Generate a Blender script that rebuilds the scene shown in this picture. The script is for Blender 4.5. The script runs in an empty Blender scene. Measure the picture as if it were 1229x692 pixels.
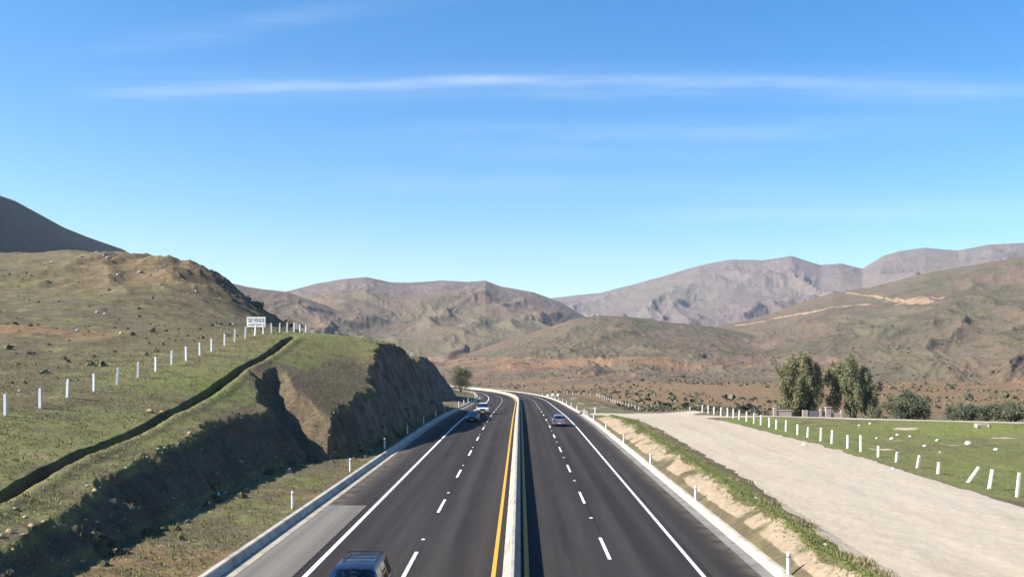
import bpy, math, random
import numpy as np

# ------------------------------------------------------------------ camera, world, sun, exposure
scene = bpy.context.scene
COL = scene.collection
F, CX, CY, H = 1105.0, 624.0, 432.0, 8.3      # focal length in photo pixels, principal vanishing point, eye height
cam_d = bpy.data.cameras.new("camera")
cam = bpy.data.objects.new("camera", cam_d)
COL.objects.link(cam)
cam.location = (0, 0, H)
cam.rotation_euler = (math.radians(90), 0, 0)
cam_d.sensor_width = 36.0
cam_d.lens = 36.0 * F / 1229.0
cam_d.shift_x = (614.5 - CX) / 1229.0
cam_d.shift_y = (CY - 346.0) / 1229.0
cam_d.clip_start = 0.5
cam_d.clip_end = 60000
scene.camera = cam

SUN_EL, SUN_AZ = math.radians(37), math.radians(17)     # azimuth: turned this far behind due left
to_sun = (-math.cos(SUN_EL) * math.cos(SUN_AZ), -math.cos(SUN_EL) * math.sin(SUN_AZ), math.sin(SUN_EL))
sun_d = bpy.data.lights.new("sun", 'SUN')
sun_d.energy = 5.0
sun_d.angle = math.radians(0.5)
sun_d.color = (1.0, 0.94, 0.84)
sun = bpy.data.objects.new("sun", sun_d)
COL.objects.link(sun)
sun.location = (-60, -20, 80)
from mathutils import Vector, Matrix
sun.rotation_euler = Vector(to_sun).to_track_quat('Z', 'Y').to_euler()

world = bpy.data.worlds.new("World")
scene.world = world
world.use_nodes = True
wt = world.node_tree
wt.nodes.clear()
def wn(kind, **kw):
    n = wt.nodes.new(kind)
    for k, v in kw.items():
        setattr(n, k, v)
    return n
w_out = wn('ShaderNodeOutputWorld')
w_bg = wn('ShaderNodeBackground')
w_bg.inputs['Strength'].default_value = 0.066
sky = wn('ShaderNodeTexSky', sky_type='NISHITA', sun_disc=False)
sky.sun_elevation = SUN_EL
sky.sun_rotation = math.atan2(to_sun[0], to_sun[1])
sky.altitude = 300
sky.air_density = 1.0
sky.dust_density = 0.35
sky.ozone_density = 2.2
# thin cirrus streaks, laid out on the sky dome by direction
tc = wn('ShaderNodeTexCoord')
sep = wn('ShaderNodeSeparateXYZ')
wt.links.new(tc.outputs['Generated'], sep.inputs[0])
def wmath(op, a, b=None, c=None, clamp=False):
    n = wn('ShaderNodeMath', operation=op, use_clamp=clamp)
    for i, v in enumerate((a, b, c)):
        if v is None:
            continue
        if isinstance(v, (int, float)):
            n.inputs[i].default_value = v
        else:
            wt.links.new(v, n.inputs[i])
    return n.outputs[0]
ysafe = wmath('MAXIMUM', sep.outputs['Y'], 0.05)
gu = wmath('DIVIDE', sep.outputs['X'], ysafe)            # tan azimuth
gv = wmath('DIVIDE', sep.outputs['Z'], ysafe)            # tan elevation towards the road's end
comb = wn('ShaderNodeCombineXYZ')
wt.links.new(gu, comb.inputs[0]); wt.links.new(gv, comb.inputs[1])
def wnoise(scale_xy, detail, offs=(0, 0), rough=0.55):
    mp = wn('ShaderNodeMapping')
    mp.inputs['Scale'].default_value = (scale_xy[0], scale_xy[1], 1)
    mp.inputs['Location'].default_value = (offs[0], offs[1], 0)
    wt.links.new(comb.outputs[0], mp.inputs[0])
    n = wn('ShaderNodeTexNoise')
    n.inputs['Scale'].default_value = 1.0
    n.inputs['Detail'].default_value = detail
    n.inputs['Roughness'].default_value = rough
    wt.links.new(mp.outputs[0], n.inputs['Vector'])
    return n.outputs['Fac']
def wramp(v, a, b):
    n = wn('ShaderNodeMapRange', interpolation_type='SMOOTHSTEP')
    n.inputs['From Min'].default_value = a; n.inputs['From Max'].default_value = b
    wt.links.new(v, n.inputs['Value'])
    return n.outputs[0]
def streak(v0, slope, curve, width, x0, x1, strength, seed):
    wob = wmath('MULTIPLY', wmath('SUBTRACT', wnoise((5, 3), 4, (seed, seed * 1.7)), 0.5), 0.016)
    line = wmath('ADD', wmath('ADD', v0, wmath('MULTIPLY', gu, slope)),
                 wmath('MULTIPLY', wmath('MULTIPLY', gu, gu), curve))
    d = wmath('ABSOLUTE', wmath('SUBTRACT', wmath('ADD', gv, wob), line))
    core = wmath('SUBTRACT', 1.0, wramp(d, 0.0, width))
    ends = wmath('MULTIPLY', wramp(gu, x0, x0 + 0.22), wmath('SUBTRACT', 1.0, wramp(gu, x1 - 0.35, x1)))
    tex = wramp(wnoise((5, 60), 6, (seed * 3.1, 2.0), 0.66), 0.22, 0.78)
    tex2 = wramp(wnoise((2.2, 5), 3, (seed * 2.3, 7.0)), 0.1, 0.60)
    return wmath('MULTIPLY', wmath('MULTIPLY', wmath('MULTIPLY', core, ends), wmath('MULTIPLY', tex, tex2)), strength)
c_all = streak(0.303, 0.006, -0.05, 0.010, -0.52, 0.62, 0.24, 1.0)
c_all = wmath('ADD', c_all, streak(0.300, 0.0, -0.03, 0.030, -0.55, 0.8, 0.16, 4.0))
c_all = wmath('ADD', c_all, streak(0.405, 0.14, 0.0, 0.022, -0.56, 0.02, 0.16, 9.0))
c_all = wmath('ADD', c_all, streak(0.245, 0.02, 0.0, 0.022, -0.25, 0.6, 0.14, 14.0))
c_all = wmath('ADD', c_all, streak(0.222, 0.0, 0.0, 0.012, -0.15, 0.4, 0.14, 17.0))
c_all = wmath('ADD', c_all, streak(0.155, 0.02, 0.0, 0.022, 0.05, 0.9, 0.16, 21.0))
c_all = wmath('ADD', c_all, streak(0.19, -0.02, 0.0, 0.02, -0.3, 0.5, 0.1, 25.0))
c_all = wmath('MULTIPLY', c_all, wramp(sep.outputs['Y'], 0.05, 0.25))
mixc = wn('ShaderNodeMix', data_type='RGBA')
wt.links.new(c_all, mixc.inputs['Factor'])
hs = wn('ShaderNodeHueSaturation')
hs.inputs['Hue'].default_value = 0.501
hs.inputs['Saturation'].default_value = 1.5
hs.inputs['Value'].default_value = 1.15
wt.links.new(sky.outputs[0], hs.inputs['Color'])
wt.links.new(hs.outputs[0], mixc.inputs['A'])
mixc.inputs['B'].default_value = (7.2, 7.6, 8.2, 1)
wt.links.new(mixc.outputs['Result'], w_bg.inputs['Color'])
wt.links.new(w_bg.outputs[0], w_out.inputs['Surface'])

scene.view_settings.view_transform = 'Standard'
scene.view_settings.look = 'None'
scene.view_settings.gamma = 1
scene.view_settings.use_curve_mapping = False
scene.view_settings.exposure = 1.37
scene.render.engine = 'CYCLES'
scene.cycles.use_denoising = True
scene.cycles.max_bounces = 6
scene.cycles.transparent_max_bounces = 12
scene.cycles.volume_bounces = 1

random.seed(7)
RNG = np.random.default_rng(11)

# ------------------------------------------------------------------ noise
_perm = RNG.permutation(4096).astype(np.int64)
_ga = RNG.random(4096) * 2 * np.pi
_gx, _gy = np.cos(_ga), np.sin(_ga)
def perlin(x, y, seed=0):
    x = np.asarray(x, float); y = np.asarray(y, float)
    xi = np.floor(x).astype(np.int64); yi = np.floor(y).astype(np.int64)
    fx = x - xi; fy = y - yi
    u = fx * fx * fx * (fx * (fx * 6 - 15) + 10)
    v = fy * fy * fy * (fy * (fy * 6 - 15) + 10)
    def g(ix, iy, dx, dy):
        h = _perm[(ix + _perm[(iy + seed * 131) & 4095]) & 4095]
        return _gx[h] * dx + _gy[h] * dy
    a = g(xi, yi, fx, fy); b = g(xi + 1, yi, fx - 1, fy)
    c = g(xi, yi + 1, fx, fy - 1); d = g(xi + 1, yi + 1, fx - 1, fy - 1)
    return ((a + (b - a) * u) * (1 - v) + (c + (d - c) * u) * v) * 1.5
def fbm(x, y, octv=4, seed=0, gain=0.5):
    s = 0; a = 1.0; t = 0
    for o in range(octv):
        s = s + a * perlin(x * 2 ** o + 17.3 * o, y * 2 ** o - 9.1 * o, seed + o)
        t += a; a *= gain
    return s / t
def ridged(x, y, octv=4, seed=0, gain=0.5):
    s = 0; a = 1.0; t = 0; w = 1.0
    for o in range(octv):
        n = 1 - np.abs(perlin(x * 2 ** o + 5.7 * o, y * 2 ** o + 3.3 * o, seed + o)) * 1.4
        n = n * n * w
        w = np.clip(n * 1.6, 0, 1)
        s = s + a * n; t += a; a *= gain
    return s / t
def sst(a, b, x):
    t = np.clip((x - a) / (b - a), 0, 1)
    return t * t * (3 - 2 * t)
def lerp(a, b, w):
    return a + (b - a) * w

# ------------------------------------------------------------------ the lie of the land
def unproj(px, py, Y):
    return ((px - CX) / F * Y, Y, H - (py - CY) / F * Y)
_zy = np.array([-200, 103, 110, 120, 130, 140, 153, 480, 560, 650, 800, 1000, 1500, 2500, 5000, 12000.])
_zz = np.array([0, 0, -.01, -.06, -.153, -.287, -.525, -7.39, -8.9, -9.9, -10.2, -9.2, -4, 8, 40, 90.])
def zroad(Y):
    Y = np.asarray(Y, float)
    q = np.where(Y < 153, -np.clip(Y - 103, 0, None) ** 2 * 0.00021, 0)
    return np.where(Y < 153, q, np.interp(Y, _zy, _zz))
def shiftx(Y):
    d = np.clip(np.asarray(Y, float) - 215, 0, 700)
    return -d * d / 3500.0

CTRL = []
for Y, z in [(40, 4.4), (55, 5.2), (64.5, 5.9), (74, 6.96), (83.5, 8.0), (93, 9.06), (104.4, 10.75), (112, 11.5), (120, 11.9), (128, 12.2), (135, 12.1),
             (150, 11.2), (170, 9.6), (200, 8.2), (235, 8.9), (270, 9.5), (295, 8.6), (325, 3)]:
    CTRL.append((-31, Y, z))
CTRL += [(-21, 37, 2.6), (-23, 53.6, 3.75), (-24, 69, 5.3), (-25, 85, 7.8), (-26, 105, 10.75), (-26, 120, 11.6), (-25, 135, 11.6),
         (-18.5, 32.8, 2.0), (-19, 48.4, 3.3), (-20, 60, 4.1), (-22, 83, 6.95), (-19, 76.6, 4.6), (-19, 92, 6.6), (-19, 108, 9.1),
         (-19, 117, 10.4), (-17.5, 122, 10.4), (-18, 128, 10.7), (-17.5, 140, 9.7), (-17, 152, 7.2), (-17, 165, 4.4), (-17, 180, 2.0), (-24, 165, 6.6), (-24, 180, 4.2), (-24, 192, 3.0), (-15.5, 80, 3.6), (-17, 195, 1.5),
         (-24, 204, 4.2), (-23, 216, 7.6), (-24, 228, 9.2), (-24, 245, 8.6), (-24, 262, 6.5), (-24, 285, 3), (-22, 305, -1), (-32, 340, -1.0), (-45, 410, -3),
         (-16, 60, 2.6), (-15, 100, 6.2), (-13, 120, 10.0), (-13, 140, 9.2), (-16, 106, 8.6),
         (-45, 80, 8.4), (-67, 120, 14), (-100, 180, 22), (-140, 250, 34), (-165, 295, 42.4),
         (-43, 100, 10.6), (-64, 150, 16.5), (-86, 200, 26.5), (-103, 240, 36.3),
         (-44, 130, 12.8), (-61, 180, 19.5), (-74, 220, 29.2), (-44, 150, 13), (-58, 200, 19), (-64, 222, 21), (-53, 200, 15.6),
         (-118, 255, 38), (-135, 275, 41), (-92, 235, 34.5), (-83, 226, 32.8),
         (-46, 235, 10.8), (-50, 275, 9), (-80, 280, 22), (-100, 330, 22), (-60, 340, 4), (-100, 420, 5), (-180, 430, 25), (-150, 340, 41),
         (-100, 60, 15), (-200, 120, 40), (-60, 20, 8), (-230, 300, 52), (-40, 0, 4), (-25, 0, 1.6), (-120, -50, 15), (-20, 15, 1.2), (-18, -20, 1)]
CP = np.array(CTRL, float)
def _U(d2):
    return d2 * np.log(d2 + 1e-9)
def _tps_fit():
    n = len(CP); sx = CP[:, 0] / 50; sy = CP[:, 1] / 80
    K = _U((sx[:, None] - sx) ** 2 + (sy[:, None] - sy) ** 2) + np.eye(n) * 0.004
    Pm = np.stack([np.ones(n), sx, sy], 1)
    A = np.zeros((n + 3, n + 3)); A[:n, :n] = K; A[:n, n:] = Pm; A[n:, :n] = Pm.T
    b = np.zeros(n + 3); b[:n] = CP[:, 2]
    return sx, sy, np.linalg.solve(A, b)
_tx, _ty, _tw = _tps_fit()
def tps(X, Y):
    x = X / 50; y = Y / 80
    out = _tw[-3] + _tw[-2] * x + _tw[-1] * y
    for i in range(len(_tx)):
        out = out + _tw[i] * _U((x - _tx[i]) ** 2 + (y - _ty[i]) ** 2)
    return out
TOE = np.array([(-60, -16.4), (30, -16.6), (45, -17), (60, -17.6), (67, -17.4), (71, -16.6), (74, -15.0), (78, -14.1), (84, -13.6), (92, -13.15), (98, -13.0), (150, -13.0),
                (165, -13.4), (176, -14.5), (186, -17), (196, -22), (204, -24), (211, -20), (219, -16.6), (258, -17.5), (270, -20), (285, -27), (310, -38), (400, -70)])
FS = np.array([(-60, 1.1), (30, 1.1), (66, 1.2), (71, 1.2), (75, 1.9), (84, 2.0), (95, 2.1), (168, 2.1), (190, .8), (204, .7), (216, 1.45), (258, 1.45), (275, .7), (400, .5)])
GULLY = [(-14.8, 70.5, .30), (-16.6, 72.5, .6), (-18.6, 75.0, 1.8), (-20.6, 78.5, 3.9), (-22.0, 83, 5.8), (-22.8, 88, 7.6)]
DITCH = np.array([(22, -20.0), (37, -21.2), (53.6, -23), (69, -24.2), (85, -25.2), (98, -26.0), (109, -26.6)])
def left_land(X, Y, s, zr, detail=True):
    N = tps(X, Y)
    if detail:
        rough = sst(-34, -50, X)
        N = N + fbm(X / 9, Y / 9, 4, 3) * (0.22 + 0.5 * rough) + fbm(X / 1.1, Y / 1.1, 3, 9) * 0.06
        # quarry-like broken face on the rubble mound
        mound = np.exp(-(((X + 78) / 34) ** 2 + ((Y - 222) / 42) ** 2))
        N = N + (ridged(X / 13, Y / 17, 4, 21) - 0.5) * 2.5 * mound
    # drainage trench along the top of the cutting
    dx = np.abs(X - np.interp(Y, DITCH[:, 0], DITCH[:, 1]) - 0.12 * perlin(Y / 3, Y * 0, 5))
    dep = (1 - sst(0.29, 0.42, dx)) * sst(20, 24, Y) * (1 - sst(106, 110, Y))
    N = N - dep * 0.85
    spoil = X - np.interp(Y, DITCH[:, 0], DITCH[:, 1])
    N = N + 0.16 * np.exp(-((spoil - 0.95) / 0.4) ** 2) * sst(20, 24, Y) * (1 - sst(104, 110, Y))
    toe = np.interp(Y, TOE[:, 0], TOE[:, 1])
    dt = (np.interp(Y + 2, TOE[:, 0], TOE[:, 1]) - np.interp(Y - 2, TOE[:, 0], TOE[:, 1])) / 4
    dist = (toe - X) / np.sqrt(1 + dt * dt)
    if detail:
        rill = (ridged(Y / 2.6, dist / 9, 4, 31) - 0.5) * sst(0.3, 2.5, dist)
        dist = dist + rill * (.45 + .65 * sst(70, 95, Y)) + fbm(X / 1.3, Y / 1.3, 4, 41) * 0.5 + perlin(Y / 11, X * 0, 43) * 0.6
    slope = np.interp(Y, FS[:, 0], FS[:, 1])
    shelf = np.clip(0.22 * (-s - 15), 0, 2.6) * sst(262, 300, Y)
    verge = zr + 0.22 + 0.3 * sst(-12, -17, s) + shelf
    if detail:
        verge = verge + fbm(X / 2.2, Y / 2.2, 3, 51) * 0.14 * sst(-12.0, -13.2, s)
    chan = np.full(X.shape, 99.0)
    wob = (fbm(X / 2.0, Y / 2.0, 4, 45) * 0.7) if detail else 0
    for (x0, y0, z0), (x1, y1, z1) in zip(GULLY[:-1], GULLY[1:]):
        ux, uy = x1 - x0, y1 - y0; L2 = ux * ux + uy * uy
        tt = np.clip(((X - x0) * ux + (Y - y0) * uy) / L2, 0, 1)
        ex, ey = X - x0 - tt * ux, Y - y0 - tt * uy
        dd = np.clip(np.hypot(ex, ey) + wob - .25, 0, None)
        right = (ux * ey - uy * ex) < 0
        chan = np.minimum(chan, z0 + tt * (z1 - z0) + dd * np.where(right, .62, 1.3))
    N = np.minimum(N, chan)
    N = np.maximum(N, verge + 0.03)
    cut = verge + slope * np.clip(dist, 0, None)
    z = np.where(dist > 0, np.minimum(N, cut), verge)
    face = sst(0.15, 0.6, N - cut) * sst(0.05, 0.6, dist)
    return z, face, dep
_nS = [10.12, 11.2, 12.2, 13.4, 15, 27, 29.5, 34, 45, 60, 90, 200]
_nZ = [.16, .72, 1.12, .78, .52, .42, .32, 0.05, -.55, -.5, 0, 1]
_fS = [10.12, 13, 19, 29, 60, 200]
_fZ = [.16, .35, -.1, -2.0, -2.6, -2.0]
def bank_s(s, Y):
    return np.where(s < 10.12, s, 10.12 + (s - 10.12) * np.interp(Y, [30, 60, 100], [1.42, 1.0, .84]))
def right_land(X, Y, s, zr, detail=True):
    crest = 1 + (0.35 * perlin(Y / 6.5, Y * 0 + 3, 61) + 0.2 * perlin(Y / 2.1, Y * 0, 63) if detail else 0)
    s2 = bank_s(s, Y)
    zn = np.interp(s2, _nS, _nZ)
    bank = np.clip(zn - 0.45, 0, None) * np.exp(-((s2 - 12.2) / 1.1) ** 2 * 0.3)
    zn = zn + bank * (crest - 1) * 1.2
    # the frontage track's bank fades out where the dirt road joins
    fade = sst(118, 140, Y)
    zn = lerp(zn, np.interp(s, [10.3, 12, 30, 200], [.1, .12, .1, .5]) + np.clip(zn - .95, -1, 0) * 0.05, fade * (1 - sst(24, 30, s)))
    zn = zn + zr
    zf = zr + np.interp(s, _fS, _fZ) * (1 - 0.7 * sst(240, 380, Y))
    zf = zf - 1.6 * np.exp(-((Y - 203) / 17) ** 2) * sst(17, 25, X)
    z = lerp(zn, zf, sst(158, 180, Y))
    d = Y - (127 - (X - 31) * 0.4516)
    wx = sst(28, 35, X)
    w = sst(-12, -1.6, d) * (1 - sst(1.8, 7, d)) * wx
    if detail:
        z = z + fbm(X / 5, Y / 5, 4, 71) * 0.28 * sst(27.5, 33, s) + fbm(X / 1.3, Y / 1.3, 3, 73) * 0.06 * sst(10.6, 11.5, s)
        z = z + 0.05 * perlin(X / 2.5, Y / 14, 75) * sst(13, 15, s)
    z = lerp(z, 0.62 + 0 * z, w)
    z = z - 0.5 * sst(4, 9, d) * wx * (1 - sst(150, 175, Y))
    return z

def tabler(t):
    a = np.array(t, float)
    return lambda px: np.interp(px, a[:, 0], a[:, 1])
SK_B = tabler([(150, 352), (230, 335), (270, 338), (300, 344), (345, 350), (390, 366), (430, 382), (480, 402), (540, 425), (600, 440), (700, 455)])
SK_C = tabler([(250, 412), (300, 378), (345, 349), (380, 340), (415, 334), (440, 332), (468, 338), (490, 339), (530, 336), (560, 338), (583, 336), (600, 343),
               (640, 350), (672, 362), (700, 378), (735, 395), (780, 412), (860, 435)])
SK_E = tabler([(500, 400), (600, 372), (665, 357), (720, 351), (760, 341), (800, 330), (840, 318), (880, 311), (915, 312), (950, 307), (985, 318), (1010, 316),
               (1035, 322), (1060, 307), (1080, 301), (1110, 297), (1150, 300), (1190, 293), (1229, 291), (1300, 286), (1500, 300), (1800, 330)])
SK_F = tabler([(470, 452), (540, 432), (600, 410), (650, 395), (690, 382), (720, 378), (760, 380), (800, 386), (850, 391), (900, 400), (960, 420), (1100, 440)])
SK_G = tabler([(700, 440), (780, 412), (850, 393), (900, 383), (930, 374), (960, 363), (1000, 351), (1040, 345), (1070, 338), (1110, 327), (1170, 317), (1229, 307),
               (1350, 285), (1600, 260), (2200, 250)])
def polar_hill(az, r, X, Y, sk, D, foot, back, p, relief, L, seed, radial=2.2):
    px = CX + F * np.tan(np.clip(az, -1.15, 1.15))
    yv = sk(px)
    Dd = D(px) if callable(D) else D
    ft = foot(px) if callable(foot) else foot
    Hz = H + (CY - yv) / F * Dd * np.cos(np.clip(az, -1.15, 1.15))
    base = -10.0
    t = np.clip((r - ft) / (Dd - ft), 0, 1)
    amp = np.clip(Hz - base, 0, None)
    u = az * Dd; v = r
    wu = u + fbm(u / (2 * L), v / (2 * L), 3, seed + 50) * L * 0.9
    rg = ridged(wu / L, v / (L * radial), 6, seed, .46)
    bump = (rg - 0.42) * relief * amp * np.clip(4 * t * (1 - t), 0, 1) ** 0.8 * .60 + (ridged(wu / (L * .42), v / (L * .42 * radial), 5, seed + 5) - .42) * relief * amp * .10 * sst(0, .3, t) * (1 - sst(.9, 1, t))
    fr = base + amp * t ** p
    bk = Hz - np.clip(r - Dd, 0, None) * back
    z = np.where(r < Dd, fr, bk) + bump
    z = z + (ridged(wu / (L * .16), v / (L * .40), 3, seed + 7) - .45) * relief * L * .07 * sst(0, .15, t) * (1 - sst(.93, 1, t))
    z = z + fbm(X / (L * .3), Y / (L * .3), 3, seed + 9) * relief * L * 0.035 * sst(0, .2, t)
    return z, t, rg
A_R = np.array([(-760, 620, 330), (-980, 1180, 345), (-1075, 1620, 350), (-1175, 2140, 306), (-1240, 2500, 250), (-1290, 2750, 215), (-1420, 3300, 165)], float)
A_R[:, :2] *= .6
# set the ridge heights of the left mountain from the skyline it makes
for _i, _py in enumerate((190, 190, 196, 240, 272, 284, 299)):
    A_R[_i, 2] = H + (CY - _py) / F * A_R[_i, 1]
def mountain_A(X, Y):
    best = np.full(X.shape, -50.0); near = np.full(X.shape, 1e5)
    for (x0, y0, z0), (x1, y1, z1) in zip(A_R[:-1], A_R[1:]):
        dx, dy = x1 - x0, y1 - y0
        t = np.clip(((X - x0) * dx + (Y - y0) * dy) / (dx * dx + dy * dy), 0, 1)
        d = np.hypot(X - x0 - t * dx, Y - y0 - t * dy)
        zz = z0 + t * (z1 - z0)
        near = np.minimum(near, d)
        best = np.maximum(best, zz - 0.86 * d + 0.00006 * np.clip(d, 0, 800) ** 2)
    n = ridged(X / 210 + fbm(X / 300, Y / 300, 2, 83), Y / 260, 5, 81) - 0.45
    return best + n * 22 * sst(0, 100, np.clip(best + 10, 0, None)) * sst(0, 260, near)
def height_full(X, Y, detail=True):
    X = np.asarray(X, float); Y = np.asarray(Y, float)
    shp = X.shape
    X = X.ravel(); Y = Y.ravel()
    r = np.hypot(X, Y); az = np.arctan2(X, Y)
    zr = zroad(Y); s = X - shiftx(Y)
    z = np.zeros_like(X); face = np.zeros_like(X); dep = np.zeros_like(X); rock = np.zeros_like(X); hid = np.zeros_like(X)
    near = r < 620
    idx = np.where(near)[0]
    if len(idx):
        x, y, ss, q = X[idx], Y[idx], s[idx], zr[idx]
        zl, fc, dp = left_land(x, y, ss, q, detail)
        zrt = right_land(x, y, ss, q, detail)
        zz = np.where(ss < -11.75, zl, np.where(ss > 10.15, zrt, q - 0.22))
        face[idx] = np.where(ss < -11.75, fc, 0); dep[idx] = np.where(ss < -11.75, dp, 0)
        z[idx] = zz
    plain = zr - 0.35 + fbm(X / 120, Y / 120, 3, 91) * 2.2 * sst(20, 120, np.abs(s)) * sst(380, 700, r)
    z = np.where(near, lerp(z, plain, sst(430, 600, r)), plain)
    far = np.where((r > 420) & (Y > 100))[0]
    if len(far):
        a, rr, x, y = az[far], r[far], X[far], Y[far]
        zz = z[far]; rk = np.zeros_like(zz); hd = np.zeros_like(zz)
        specs = [(SK_F, 1500, 620, .25, 1.5, .20, 130, 101, 1.8, 1), (SK_G, lambda p: np.interp(p, [780, 900, 1229, 2200], [1750, 1950, 2100, 1900]),
                 lambda p: np.interp(p, [780, 1000, 1229, 2200], [700, 560, 480, 430]), .2, 1.45, .12, 170, 121, 1.8, 2),
                 (SK_B, 2100, 900, .25, 1.35, .26, 240, 141, 2.0, 3), (SK_C, 2750, 1250, .35, 1.25, .19, 240, 161, 2.0, 4),
                 (SK_E, 5600, 2600, .3, 1.2, .25, 500, 181, 2.0, 5)]
        for sk, D, ft, bk, p, rel, L, seed, rad, hi in specs:
            h, t, rg = polar_hill(a, rr, x, y, sk, D, ft, bk, p, rel, L, seed, rad)
            up = h > zz
            rk = np.where(up, rg, rk); hd = np.where(up, hi, hd)
            k = 6.0
            zz = np.maximum(zz, h) + k * 0.25 * np.clip(1 - np.abs(zz - h) / k, 0, 1) ** 2
        h = mountain_A(x, y)
        hd = np.where(h > zz, 6, hd)
        zz = np.maximum(zz, h)
        # flatten the hills away next to the highway
        keep = 1 - (1 - sst(30, 160, np.abs(s[far]))) * (1 - sst(760, 950, rr))
        z[far] = lerp(z[far], zz, keep); rock[far] = rk; hid[far] = hd
    return [v.reshape(shp) for v in (z, face, dep, rock, hid)]
def height(x, y):
    return float(height_full(np.array([x]), np.array([y]))[0][0])

# ------------------------------------------------------------------ helpers: objects, tags, meshes
def tag(o, label=None, cat=None, group=None, kind=None):
    if label: o['label'] = label
    if cat: o['category'] = cat
    if group: o['group'] = group
    if kind: o['kind'] = kind
    return o
def empty(name, loc, rz=0, **kw):
    o = bpy.data.objects.new(name, None)
    COL.objects.link(o)
    o.location = loc; o.rotation_euler = (0, 0, rz); o.empty_display_size = 0.3
    return tag(o, **kw)
def mesh_obj(name, verts, faces, mat, parent=None, smooth=False, attr=None, **kw):
    me = bpy.data.meshes.new(name)
    verts = np.asarray(verts, np.float32)
    if isinstance(faces, np.ndarray):
        k = faces.shape[1]
        me.vertices.add(len(verts)); me.vertices.foreach_set('co', verts.ravel())
        me.loops.add(faces.size); me.loops.foreach_set('vertex_index', faces.astype(np.int32).ravel())
        me.polygons.add(len(faces)); me.polygons.foreach_set('loop_start', np.arange(0, faces.size, k, dtype=np.int32))
        me.update(calc_edges=True)
    else:
        me.from_pydata([tuple(v) for v in verts.tolist()], [], faces)
    if smooth:
        me.polygons.foreach_set('use_smooth', np.ones(len(me.polygons), bool))
    if attr:
        for an, arr in attr.items():
            at = me.attributes.new(an, 'FLOAT_COLOR', 'POINT')
            at.data.foreach_set('color', np.asarray(arr, np.float32).ravel())
    me.materials.append(mat)
    me.update()
    o = bpy.data.objects.new(name, me)
    COL.objects.link(o)
    if parent: o.parent = parent
    return tag(o, **kw)
class MB:
    """collects simple solids into one mesh"""
    def __init__(self): self.v = []; self.f = []
    def add(self, vs, fs):
        n = len(self.v); self.v += [tuple(map(float, p)) for p in vs]; self.f += [tuple(i + n for i in q) for q in fs]
        return self
    def box(self, c, sz, bev=0.0, rz=0.0, taper=1.0):
        hx, hy, hz = sz[0] / 2, sz[1] / 2, sz[2] / 2
        b = min(bev, hx * .9, hy * .9, hz * .9)
        ring = []
        def sect(k, z, t):
            x, y = (hx - k) * t, (hy - k) * t
            bb = b if b > 0 else 0
            if bb:
                return [(x, -y + bb, z), (x, y - bb, z), (x - bb, y, z), (-x + bb, y, z), (-x, y - bb, z), (-x, -y + bb, z), (-x + bb, -y, z), (x - bb, -y, z)]
            return [(x, -y, z), (x, y, z), (-x, y, z), (-x, -y, z)]
        secs = [sect(b, -hz, 1), sect(0, -hz + b, 1), sect(0, hz - b, taper), sect(b, hz, taper)] if b else [sect(0, -hz, 1), sect(0, hz, taper)]
        k = len(secs[0]); vs = []; fs = []
        ca, sa = math.cos(rz), math.sin(rz)
        for sc in secs:
            for (x, y, z) in sc:
                vs.append((c[0] + x * ca - y * sa, c[1] + x * sa + y * ca, c[2] + z))
        for i in range(len(secs) - 1):
            for j in range(k):
                fs.append((i * k + j, i * k + (j + 1) % k, (i + 1) * k + (j + 1) % k, (i + 1) * k + j))
        fs.append(tuple(range(k))[::-1]); fs.append(tuple((len(secs) - 1) * k + j for j in range(k)))
        return self.add(vs, fs)
    def tube(self, pts, rad, n=8, cap=True):
        pts = [Vector(p) for p in pts]
        if isinstance(rad, (int, float)): rad = [rad] * len(pts)
        vs = []; fs = []
        for i, p in enumerate(pts):
            d = (pts[min(i + 1, len(pts) - 1)] - pts[max(i - 1, 0)]).normalized()
            a = d.orthogonal().normalized() if abs(d.z) < 0.99 else Vector((1, 0, 0))
            a = (Vector((0, 1, 0)) if abs(d.y) < .8 else Vector((1, 0, 0))).cross(d).normalized()
            b = d.cross(a)
            for j in range(n):
                an = 2 * math.pi * j / n
                vs.append(p + (a * math.cos(an) + b * math.sin(an)) * rad[i])
        for i in range(len(pts) - 1):
            for j in range(n):
                fs.append((i * n + j, i * n + (j + 1) % n, (i + 1) * n + (j + 1) % n, (i + 1) * n + j))
        if cap:
            fs.append(tuple(range(n))[::-1]); fs.append(tuple((len(pts) - 1) * n + j for j in range(n)))
        return self.add(vs, fs)
    def lathe_x(self, prof, c=(0, 0, 0), n=24):
        """profile of (x, radius) turned about the X axis"""
        vs = []; fs = []; m = len(prof)
        for (x, r) in prof:
            for j in range(n):
                an = 2 * math.pi * j / n
                vs.append((c[0] + x, c[1] + r * math.cos(an), c[2] + r * math.sin(an)))
        for i in range(m - 1):
            for j in range(n):
                fs.append((i * n + j, i * n + (j + 1) % n, (i + 1) * n + (j + 1) % n, (i + 1) * n + j))
        return self.add(vs, fs)
    def build(self, name, mat, parent=None, smooth=False, **kw):
        return mesh_obj(name, np.array(self.v), self.f, mat, parent, smooth, **kw)
def copy_tree(o, parent=None):
    c = o.copy(); COL.objects.link(c)
    if parent: c.parent = parent
    for ch in list(o.children):
        copy_tree(ch, c)
    return c

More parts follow.
